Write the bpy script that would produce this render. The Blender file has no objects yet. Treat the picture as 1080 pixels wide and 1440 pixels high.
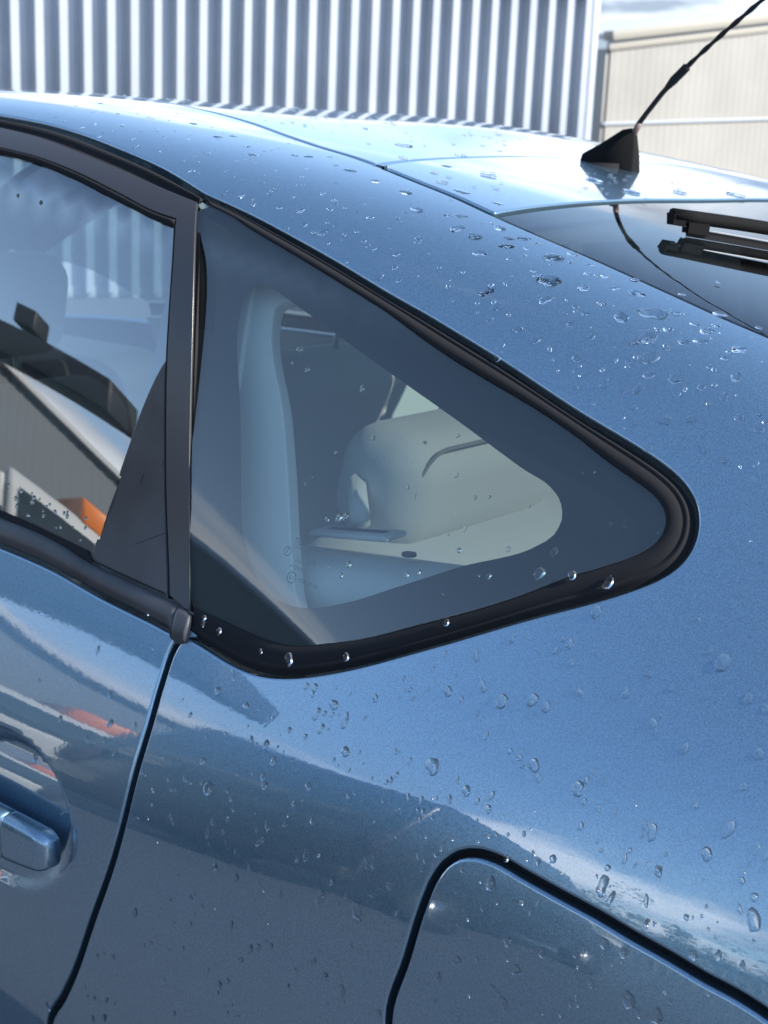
import bpy, bmesh, math, random
import numpy as np
from mathutils import Vector, Matrix
from mathutils.geometry import delaunay_2d_cdt

# ---------------------------------------------------------------- scene, camera, sky, sun, exposure
scene = bpy.context.scene
COL = scene.collection
R = math.radians

CAM = np.array([.75, -.775, 1.46])
def camera_axes(turn, pitch, roll):
    a, p, r = R(turn), R(pitch), R(roll)
    fw = np.array([-math.sin(a)*math.cos(p), math.cos(a)*math.cos(p), -math.sin(p)])
    rt = np.array([math.cos(a), math.sin(a), 0.]); up = np.cross(rt, fw)
    return math.cos(r)*rt + math.sin(r)*up, -math.sin(r)*rt + math.cos(r)*up, fw
rt, up, fw = camera_axes(38, 14.5, 2.45)
cam_data = bpy.data.cameras.new('camera')
cam = bpy.data.objects.new('camera', cam_data); COL.objects.link(cam)
cam.matrix_world = Matrix(((rt[0], up[0], -fw[0], CAM[0]), (rt[1], up[1], -fw[1], CAM[1]), (rt[2], up[2], -fw[2], CAM[2]), (0, 0, 0, 1)))
cam_data.sensor_fit = 'VERTICAL'; cam_data.sensor_height = 24; cam_data.lens = 24*2000/1440
cam_data.clip_start = .02; cam_data.clip_end = 3000
cam_data.dof.use_dof = True; cam_data.dof.focus_distance = 1.15; cam_data.dof.aperture_fstop = 9
scene.camera = cam

SUN_DIR = Vector((.80, .25, .55)).normalized()          # towards the sun
sun_el = math.asin(SUN_DIR.z)
world = bpy.data.worlds.new('World'); scene.world = world; world.use_nodes = True
nt = world.node_tree; nt.nodes.clear()
def wn(t, **k):
    n = nt.nodes.new(t)
    for a, b in k.items(): setattr(n, a, b)
    return n
sky = wn('ShaderNodeTexSky', sky_type='NISHITA', sun_disc=False, sun_elevation=sun_el,
         sun_rotation=math.atan2(SUN_DIR.x, SUN_DIR.y), altitude=100, air_density=1.0, dust_density=.2, ozone_density=1.3)
coord = wn('ShaderNodeTexCoord')
sep = wn('ShaderNodeSeparateXYZ'); nt.links.new(coord.outputs['Generated'], sep.inputs[0])
# flat cloud layer: direction divided by (height + a little) gives the perspective of a cloud deck
addz = wn('ShaderNodeMath', operation='ADD'); addz.inputs[1].default_value = .16; nt.links.new(sep.outputs['Z'], addz.inputs[0])
mx = wn('ShaderNodeMath', operation='MAXIMUM'); mx.inputs[1].default_value = .05; nt.links.new(addz.outputs[0], mx.inputs[0])
dx = wn('ShaderNodeMath', operation='DIVIDE'); dy = wn('ShaderNodeMath', operation='DIVIDE')
nt.links.new(sep.outputs['X'], dx.inputs[0]); nt.links.new(sep.outputs['Y'], dy.inputs[0])
nt.links.new(mx.outputs[0], dx.inputs[1]); nt.links.new(mx.outputs[0], dy.inputs[1])
cmb = wn('ShaderNodeCombineXYZ'); nt.links.new(dx.outputs[0], cmb.inputs['X']); nt.links.new(dy.outputs[0], cmb.inputs['Y'])
cmb.inputs['Z'].default_value = 18.7
noise = wn('ShaderNodeTexNoise'); noise.inputs['Scale'].default_value = .75; noise.inputs['Detail'].default_value = 9
noise.inputs['Roughness'].default_value = .56; noise.inputs['Distortion'].default_value = .35
nt.links.new(cmb.outputs[0], noise.inputs['Vector'])
# cover thickens towards the horizon; clouds run from grey-blue undersides to white crowns
hz = wn('ShaderNodeMapRange'); hz.inputs['From Min'].default_value = .0; hz.inputs['From Max'].default_value = .36; hz.inputs['To Min'].default_value = .30; hz.inputs['To Max'].default_value = -.06
nt.links.new(sep.outputs['Z'], hz.inputs[0])
cov = wn('ShaderNodeMath', operation='ADD'); nt.links.new(noise.outputs['Fac'], cov.inputs[0]); nt.links.new(hz.outputs[0], cov.inputs[1])
ramp = wn('ShaderNodeValToRGB'); ramp.color_ramp.elements[0].position = .52; ramp.color_ramp.elements[1].position = .68
ramp.color_ramp.interpolation = 'EASE'
nt.links.new(cov.outputs[0], ramp.inputs[0])
cmul = wn('ShaderNodeMath', operation='MULTIPLY'); cmul.inputs[1].default_value = .88; nt.links.new(ramp.outputs['Color'], cmul.inputs[0])
noise2 = wn('ShaderNodeTexNoise'); noise2.inputs['Scale'].default_value = 1.1; noise2.inputs['Detail'].default_value = 6
nt.links.new(cmb.outputs[0], noise2.inputs['Vector'])
tone = wn('ShaderNodeValToRGB'); tone.color_ramp.elements[0].position = .50; tone.color_ramp.elements[1].position = .72
tone.color_ramp.elements[0].color = (1.0, 1.2, 1.65, 1); tone.color_ramp.elements[1].color = (9.0, 9.3, 9.8, 1)
sdot = wn('ShaderNodeVectorMath', operation='DOT_PRODUCT'); sdot.inputs[1].default_value = (-SUN_DIR.x*.30, -SUN_DIR.y*.30, 0)   # lit clouds opposite the sun, grey ones towards it
nt.links.new(coord.outputs['Generated'], sdot.inputs[0])
tadd = wn('ShaderNodeMath', operation='ADD'); nt.links.new(noise2.outputs['Fac'], tadd.inputs[0]); nt.links.new(sdot.outputs['Value'], tadd.inputs[1])
nt.links.new(tadd.outputs[0], tone.inputs[0])
cloud = wn('ShaderNodeMixRGB')
nt.links.new(sky.outputs[0], cloud.inputs['Color1']); nt.links.new(tone.outputs[0], cloud.inputs['Color2']); nt.links.new(cmul.outputs[0], cloud.inputs['Fac'])
bg = wn('ShaderNodeBackground'); bg.inputs['Strength'].default_value = .10
nt.links.new(cloud.outputs[0], bg.inputs['Color'])
wout = wn('ShaderNodeOutputWorld'); nt.links.new(bg.outputs[0], wout.inputs['Surface'])

sun_data = bpy.data.lights.new('sun', 'SUN'); sun_data.energy = 3.3; sun_data.angle = R(.53); sun_data.color = (1, .95, .86)
sun = bpy.data.objects.new('sun', sun_data); COL.objects.link(sun)
sun.rotation_euler = (-SUN_DIR).to_track_quat('-Z', 'Y').to_euler(); sun.location = (-20, -12, 16)

vs = scene.view_settings
vs.view_transform = 'Standard'; vs.look = 'None'; vs.exposure = 1.85; vs.gamma = 1; vs.use_curve_mapping = False
scene.cycles.max_bounces = 10; scene.cycles.transparent_max_bounces = 16; scene.cycles.glossy_bounces = 5; scene.cycles.transmission_bounces = 8
scene.cycles.use_denoising = True
random.seed(11); rng = np.random.default_rng(5)

# ---------------------------------------------------------------- materials
def new_mat(name):
    m = bpy.data.materials.new(name); m.use_nodes = True
    n = m.node_tree.nodes; n.clear()
    out = n.new('ShaderNodeOutputMaterial'); return m, m.node_tree, out
def principled(name, color, rough=.5, metal=0., coat=0., coat_rough=.03, spec=.5, bump=None, vary=None, obj_coords=True, sheen=0.):
    """bump = (noise scale, strength, distance) ; vary = (noise scale, amount)"""
    m, t, out = new_mat(name); p = t.nodes.new('ShaderNodeBsdfPrincipled')
    t.links.new(p.outputs[0], out.inputs[0])
    p.inputs['Base Color'].default_value = (*color, 1); p.inputs['Roughness'].default_value = rough
    p.inputs['Metallic'].default_value = metal; p.inputs['Coat Weight'].default_value = coat
    p.inputs['Coat Roughness'].default_value = coat_rough; p.inputs['Specular IOR Level'].default_value = spec
    p.inputs['Sheen Weight'].default_value = sheen
    tc = t.nodes.new('ShaderNodeTexCoord')
    if bump:
        nz = t.nodes.new('ShaderNodeTexNoise'); nz.inputs['Scale'].default_value = bump[0]; nz.inputs['Detail'].default_value = 4
        t.links.new(tc.outputs['Object'], nz.inputs['Vector'])
        b = t.nodes.new('ShaderNodeBump'); b.inputs['Strength'].default_value = bump[1]; b.inputs['Distance'].default_value = bump[2]
        t.links.new(nz.outputs['Fac'], b.inputs['Height']); t.links.new(b.outputs[0], p.inputs['Normal'])
    if vary:
        nz = t.nodes.new('ShaderNodeTexNoise'); nz.inputs['Scale'].default_value = vary[0]; nz.inputs['Detail'].default_value = 6
        t.links.new(tc.outputs['Object'], nz.inputs['Vector'])
        r = t.nodes.new('ShaderNodeValToRGB'); c = np.array(color); a = vary[1]
        r.color_ramp.elements[0].position = .3; r.color_ramp.elements[1].position = .7
        r.color_ramp.elements[0].color = (*(c*(1-a)), 1); r.color_ramp.elements[1].color = (*np.minimum(c*(1+a), 1), 1)
        t.links.new(nz.outputs['Fac'], r.inputs[0]); t.links.new(r.outputs[0], p.inputs['Base Color'])
    return m
def paint_mat(name, color, metal=.85):
    m, t, out = new_mat(name); p = t.nodes.new('ShaderNodeBsdfPrincipled'); t.links.new(p.outputs[0], out.inputs[0])
    p.inputs['Metallic'].default_value = metal; p.inputs['Roughness'].default_value = .33
    p.inputs['Coat Weight'].default_value = 1.; p.inputs['Coat Roughness'].default_value = .02; p.inputs['Coat IOR'].default_value = 2.1
    tc = t.nodes.new('ShaderNodeTexCoord')
    v = t.nodes.new('ShaderNodeTexVoronoi'); v.inputs['Scale'].default_value = 1400; t.links.new(tc.outputs['Object'], v.inputs['Vector'])
    # metallic flakes: every cell a slightly different brightness and tilt
    sp = t.nodes.new('ShaderNodeSeparateColor'); t.links.new(v.outputs['Color'], sp.inputs[0])
    r = t.nodes.new('ShaderNodeValToRGB'); c = np.array(color)
    r.color_ramp.elements[0].color = (*(c*.82), 1); r.color_ramp.elements[1].color = (*np.minimum(c*1.2+.005, 1), 1)
    t.links.new(sp.outputs[0], r.inputs[0]); t.links.new(r.outputs[0], p.inputs['Base Color'])
    geo = t.nodes.new('ShaderNodeNewGeometry')
    sub = t.nodes.new('ShaderNodeVectorMath'); sub.operation = 'SUBTRACT'; sub.inputs[1].default_value = (.5, .5, .5); t.links.new(v.outputs['Color'], sub.inputs[0])
    sc = t.nodes.new('ShaderNodeVectorMath'); sc.operation = 'SCALE'; sc.inputs['Scale'].default_value = .06; t.links.new(sub.outputs[0], sc.inputs[0])
    ad = t.nodes.new('ShaderNodeVectorMath'); t.links.new(geo.outputs['Normal'], ad.inputs[0]); t.links.new(sc.outputs[0], ad.inputs[1])
    nm = t.nodes.new('ShaderNodeVectorMath'); nm.operation = 'NORMALIZE'; t.links.new(ad.outputs[0], nm.inputs[0])
    t.links.new(nm.outputs[0], p.inputs['Normal'])
    # orange peel of the clear coat
    nz = t.nodes.new('ShaderNodeTexNoise'); nz.inputs['Scale'].default_value = 190; nz.inputs['Detail'].default_value = 2
    t.links.new(tc.outputs['Object'], nz.inputs['Vector'])
    b = t.nodes.new('ShaderNodeBump'); b.inputs['Strength'].default_value = .02; b.inputs['Distance'].default_value = .0006
    t.links.new(nz.outputs['Fac'], b.inputs['Height']); t.links.new(b.outputs[0], p.inputs['Coat Normal'])
    return m
def glass_mat(name, tint, ior=1.75, rough=0.0, dirt=0.0):
    """thin pane: Fresnel mirror over a tinted see-through sheet"""
    m, t, out = new_mat(name)
    tr = t.nodes.new('ShaderNodeBsdfTransparent'); tr.inputs[0].default_value = (*tint, 1)
    gl = t.nodes.new('ShaderNodeBsdfGlossy'); gl.inputs['Roughness'].default_value = rough
    fr = t.nodes.new('ShaderNodeFresnel'); gb = t.nodes.new('ShaderNodeNewGeometry')   # a pane mirrors alike from both sides
    im = t.nodes.new('ShaderNodeMix'); im.inputs[2].default_value = ior; im.inputs[3].default_value = 1/ior
    t.links.new(gb.outputs['Backfacing'], im.inputs[0]); t.links.new(im.outputs[0], fr.inputs['IOR'])
    mix = t.nodes.new('ShaderNodeMixShader'); t.links.new(fr.outputs[0], mix.inputs[0])
    last = tr.outputs[0]
    if dirt:
        df = t.nodes.new('ShaderNodeBsdfDiffuse'); df.inputs[0].default_value = (.55, .6, .64, 1)
        tc = t.nodes.new('ShaderNodeTexCoord'); nz = t.nodes.new('ShaderNodeTexNoise'); nz.inputs['Scale'].default_value = 22; nz.inputs['Detail'].default_value = 8
        t.links.new(tc.outputs['Object'], nz.inputs['Vector'])
        mr = t.nodes.new('ShaderNodeMapRange'); mr.inputs['From Min'].default_value = .25; mr.inputs['From Max'].default_value = .8
        mr.inputs['To Min'].default_value = dirt*.5; mr.inputs['To Max'].default_value = dirt*1.3
        t.links.new(nz.outputs['Fac'], mr.inputs[0])
        m2 = t.nodes.new('ShaderNodeMixShader'); t.links.new(mr.outputs[0], m2.inputs[0]); t.links.new(tr.outputs[0], m2.inputs[1]); t.links.new(df.outputs[0], m2.inputs[2])
        last = m2.outputs[0]
    t.links.new(last, mix.inputs[1]); t.links.new(gl.outputs[0], mix.inputs[2]); t.links.new(mix.outputs[0], out.inputs[0])
    return m
def water_mat():
    m, t, out = new_mat('water'); p = t.nodes.new('ShaderNodeBsdfPrincipled'); t.links.new(p.outputs[0], out.inputs[0])
    p.inputs['Base Color'].default_value = (1, 1, 1, 1); p.inputs['Roughness'].default_value = 0.0
    p.inputs['IOR'].default_value = 1.33; p.inputs['Transmission Weight'].default_value = 1.0
    return m
M = dict(
    paint=paint_mat('blue_metallic_paint', (.145, .255, .345)),
    black_film=principled('black_door_film', (.03, .03, .033), .27, spec=.5, bump=(900, .05, .0004)),
    rubber=principled('black_rubber', (.018, .018, .02), .9, spec=.1, bump=(700, .15, .0006)),
    trim=principled('dark_trim_plastic', (.028, .028, .031), .40, bump=(1200, .12, .0004), vary=(14, .55)),
    gap=principled('seam_black', (.006, .006, .007), .8),
    frit=principled('black_ceramic_band', (.012, .013, .016), .55),
    pane=glass_mat('tinted_pane', (.72, .83, .81), 1.95, dirt=.008),
    door_pane=glass_mat('door_pane', (.42, .52, .52), 3.3, dirt=.008),
    rear_pane=glass_mat('dark_rear_pane', (.16, .18, .18), 2.0),
    cloth=principled('pale_grey_seat_cloth', (.52, .52, .51), .9, bump=(500, .25, .002), sheen=.3),
    liner=principled('pale_grey_interior_trim', (.52, .52, .51), .7, bump=(300, .1, .001)),
    dark_in=principled('dark_interior_plastic', (.05, .05, .052), .6),
    water=water_mat(),
    tyre=principled('tyre_rubber', (.02, .02, .02), .8, bump=(80, .3, .003)),
    alloy=principled('alloy_wheel', (.55, .56, .58), .3, metal=1.),
    red_lens=principled('red_tail_lens', (.35, .01, .012), .1, coat=1.),
    wiper=principled('wiper_black_plastic', (.005, .005, .0055), .85, spec=.12, bump=(1500, .35, .0006)),
    mark=principled('glass_marking', (.03, .06, .07), .6),
    steel=principled('plain_steel', (.5, .5, .5), .35, metal=1.),
)

# ---------------------------------------------------------------- object helpers
def link(name, mesh, mat, parent=None):
    o = bpy.data.objects.new(name, mesh); COL.objects.link(o)
    if mat is not None: mesh.materials.append(mat)
    if parent is not None: o.parent = parent
    return o
def empty(name, loc=(0, 0, 0), parent=None):
    o = bpy.data.objects.new(name, None); COL.objects.link(o); o.location = loc
    o.empty_display_size = .1
    if parent is not None: o.parent = parent
    return o
def tag(o, label=None, category=None, group=None, kind=None):
    if label: o['label'] = label
    if category: o['category'] = category
    if group: o['group'] = group
    if kind: o['kind'] = kind
    return o
def mesh_from(name, verts, faces, normals=None, smooth=True):
    me = bpy.data.meshes.new(name)
    me.from_pydata([tuple(map(float, v)) for v in verts], [], [tuple(map(int, f)) for f in faces])
    if smooth: me.polygons.foreach_set('use_smooth', [True]*len(me.polygons))
    me.update()
    if normals is not None:
        me.normals_split_custom_set_from_vertices([tuple(map(float, n)) for n in normals])
    return me
def box_mesh(name, size, centre=(0, 0, 0), bevel=0., seg=2, rot=None, smooth=False):
    bm = bmesh.new(); bmesh.ops.create_cube(bm, size=1)
    for v in bm.verts: v.co = Vector((v.co.x*size[0], v.co.y*size[1], v.co.z*size[2]))
    if bevel: bmesh.ops.bevel(bm, geom=bm.edges[:], offset=bevel, segments=seg, profile=.5, affect='EDGES')
    if rot is not None: bmesh.ops.rotate(bm, verts=bm.verts, matrix=rot.to_3x3())
    bmesh.ops.translate(bm, verts=bm.verts, vec=Vector(centre))
    if smooth or bevel:
        for f in bm.faces: f.smooth = True
    me = bpy.data.meshes.new(name); bm.to_mesh(me); bm.free()
    return me
def tube_mesh(name, path, radii, seg=10, cap=True, squash=None):
    path = [np.array(p, float) for p in path]; n = len(path); V = []; F = []
    ref = np.array([.31, .2, .93])
    for i, p in enumerate(path):
        t = path[min(i+1, n-1)] - path[max(i-1, 0)]; t /= np.linalg.norm(t)
        a = np.cross(t, ref); a /= np.linalg.norm(a); b = np.cross(t, a)
        r = radii[i] if hasattr(radii, '__len__') else radii
        for k in range(seg):
            w = 2*math.pi*k/seg; V.append(p + r*(math.cos(w)*a + math.sin(w)*b))
    for i in range(n-1):
        for k in range(seg):
            F.append((i*seg+k, i*seg+(k+1) % seg, (i+1)*seg+(k+1) % seg, (i+1)*seg+k))
    if cap: F.append(tuple(range(seg))[::-1]); F.append(tuple(range((n-1)*seg, n*seg)))
    return mesh_from(name, V, F)
def prism_mesh(name, outline, d0, d1, axis=1, bevel=0.):
    """outline of (a, b) pairs pushed along an axis from d0 to d1"""
    n = len(outline); ix = [i for i in range(3) if i != axis]; V = []
    for d in (d0, d1):
        for a, b in outline:
            p = [0, 0, 0]; p[ix[0]] = a; p[ix[1]] = b; p[axis] = d; V.append(p)
    F = [tuple(range(n)), tuple(range(n, 2*n))[::-1]] + [(i, i+n, (i+1) % n+n, (i+1) % n) for i in range(n)]
    bm = bmesh.new(); vs_ = [bm.verts.new(p) for p in V]
    for f in F: bm.faces.new([vs_[i] for i in f])
    bmesh.ops.recalc_face_normals(bm, faces=bm.faces)
    if bevel:
        bmesh.ops.bevel(bm, geom=bm.edges[:], offset=bevel, segments=2, profile=.5, affect='EDGES')
        for f in bm.faces: f.smooth = True
    me = bpy.data.meshes.new(name); bm.to_mesh(me); bm.free(); return me

# ---------------------------------------------------------------- the car's skin: one lofted surface, x rearward, y across, z up
XK=np.array([-3.4,-2.6,-1.9,-1.2,-.75,-.4,-.1,.15,.35,.55,.8,1.05])
#            columns: Y then Z for each XK
CY=np.array([
[0.09,.07,.06,.06,.06,.06,.06,.06,.06,.07,.10,.16],
[0.04,.02,.01,.01,.01,.01,.005,.0,.0,.015,.06,.12],
[0.03,.01,.0,.0,.0,.0,.0,-.005,.0,.015,.06,.12],
[0.04,.013,.003,.003,.003,.003,.004,.007,.012,.03,.075,.14],
[0.08,.038,.021,.021,.021,.021,.023,.030,.04,.06,.105,.17],
[0.16,.10,.088,.088,.088,.088,.087,.084,.088,.10,.145,.21],
[0.25,.16,.117,.117,.117,.117,.118,.124,.139,.155,.19,.24],
[0.36,.26,.17,.165,.165,.168,.175,.190,.205,.215,.235,.27],
[0.45,.36,.23,.215,.215,.22,.235,.245,.255,.265,.28,.31],
[0.52,.45,.34,.32,.32,.32,.33,.335,.34,.345,.36,.39],
[0.66,.62,.57,.56,.55,.55,.55,.56,.56,.57,.58,.60],
[.87]*12])
zc=np.array([.84,.99,1.40,1.540,1.546,1.507,1.459,1.405,1.352,1.285,1.19,1.06])
CZ=np.array([
[0.3]+[.30]*11,
[0.48]+[.52]*11,
[0.6,.70,.72,.74,.75,.75,.75,.75,.75,.75,.75,.74],
[0.68,.80,.82,.83,.83,.83,.84,.872,.88,.88,.87,.85],
[0.74,.88,.90,.905,.905,.905,.917,.96,.975,.97,.96,.93],
[0.77,.93,1.01,1.03,1.04,1.04,1.04,1.05,1.06,1.06,1.04,.99],
[0.79,.94,1.08,1.10,1.11,1.11,1.11,1.12,1.13,1.12,1.09,1.02],
list(zc-np.array([.02,.04,.13,.16,.165,.165,.165,.16,.13,.105,.075,.03])),
list(zc-np.array([.015,.03,.06,.07,.075,.075,.075,.07,.06,.05,.04,.02])),
list(zc-.041),list(zc-.038),list(zc-.041)])
NV=12
def _nat(x,y):
    n=len(x);h=np.diff(x);A=np.eye(n);b=np.zeros(n)
    for i in range(1,n-1):
        A[i,i-1]=h[i-1];A[i,i]=2*(h[i-1]+h[i]);A[i,i+1]=h[i];b[i]=6*((y[i+1]-y[i])/h[i]-(y[i]-y[i-1])/h[i-1])
    return np.linalg.solve(A,b)
MY=[_nat(XK,c) for c in CY];MZ=[_nat(XK,c) for c in CZ]
def _ev(xk,y,m,x):
    i=np.clip(np.searchsorted(xk,x)-1,0,len(xk)-2);h=xk[i+1]-xk[i];a=(xk[i+1]-x)/h;b=(x-xk[i])/h
    return a*y[i]+b*y[i+1]+((a**3-a)*m[i]+(b**3-b)*m[i+1])*h*h/6
def S(u,v):
    """u = X rearward, v = section coordinate 0 (sill) .. 11 (roof centre) .. 22 (far sill)"""
    u=np.asarray(u,float);v=np.asarray(v,float);u,v=np.broadcast_arrays(u,v)
    mir=v>NV-1; vv=np.where(mir,2*(NV-1)-v,v)
    Yc=np.stack([_ev(XK,CY[k],MY[k],u) for k in range(NV)],-1)
    Zc=np.stack([_ev(XK,CZ[k],MZ[k],u) for k in range(NV)],-1)
    # extend controls: sill extrapolated, centre mirrored
    Yc=np.concatenate([2*Yc[...,:1]-Yc[...,1:2],Yc,1.74-Yc[...,-2:-1]],-1)
    Zc=np.concatenate([2*Zc[...,:1]-Zc[...,1:2],Zc,Zc[...,-2:-1]],-1)
    vv=np.clip(vv,0,NV-1-1e-9);i=np.floor(vv).astype(int);t=vv-i
    B=[(1-t)**3/6,(3*t**3-6*t**2+4)/6,(-3*t**3+3*t**2+3*t+1)/6,t**3/6]
    Y=sum(B[k]*np.take_along_axis(Yc,(i+k)[...,None],-1)[...,0] for k in range(4))
    Z=sum(B[k]*np.take_along_axis(Zc,(i+k)[...,None],-1)[...,0] for k in range(4))
    Y=np.where(mir,1.74-Y,Y)
    return np.stack([u+0*v,Y+0*u,Z],-1)
def N(u,v):
    e=1e-4
    du=S(u+e,v)-S(u-e,v);dv=S(u,v+e)-S(u,v-e)
    n=np.cross(du,dv);n/=np.linalg.norm(n,axis=-1,keepdims=True)
    return n   # outward check below
def G(u,v):
    """barrel-shaped side glass: follows the skin at belt and rail, evenly curved in between"""
    p=S(u,v);a=S(u,np.full(np.shape(u),5.0));b=S(u,np.full(np.shape(u),7.6))
    t=np.clip((p[...,2]-a[...,2])/(b[...,2]-a[...,2]),-.3,1.3)
    y=a[...,1]+(b[...,1]-a[...,1])*t+.003-.0055*4*t*(1-t)*np.where(t*(1-t)>0,1,.5)
    w=np.clip((np.asarray(v)-7.3)/.5,0,1);w=w*w*(3-2*w)
    q=p.copy();q[...,1]=y*(1-w)+p[...,1]*w
    return q

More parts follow.
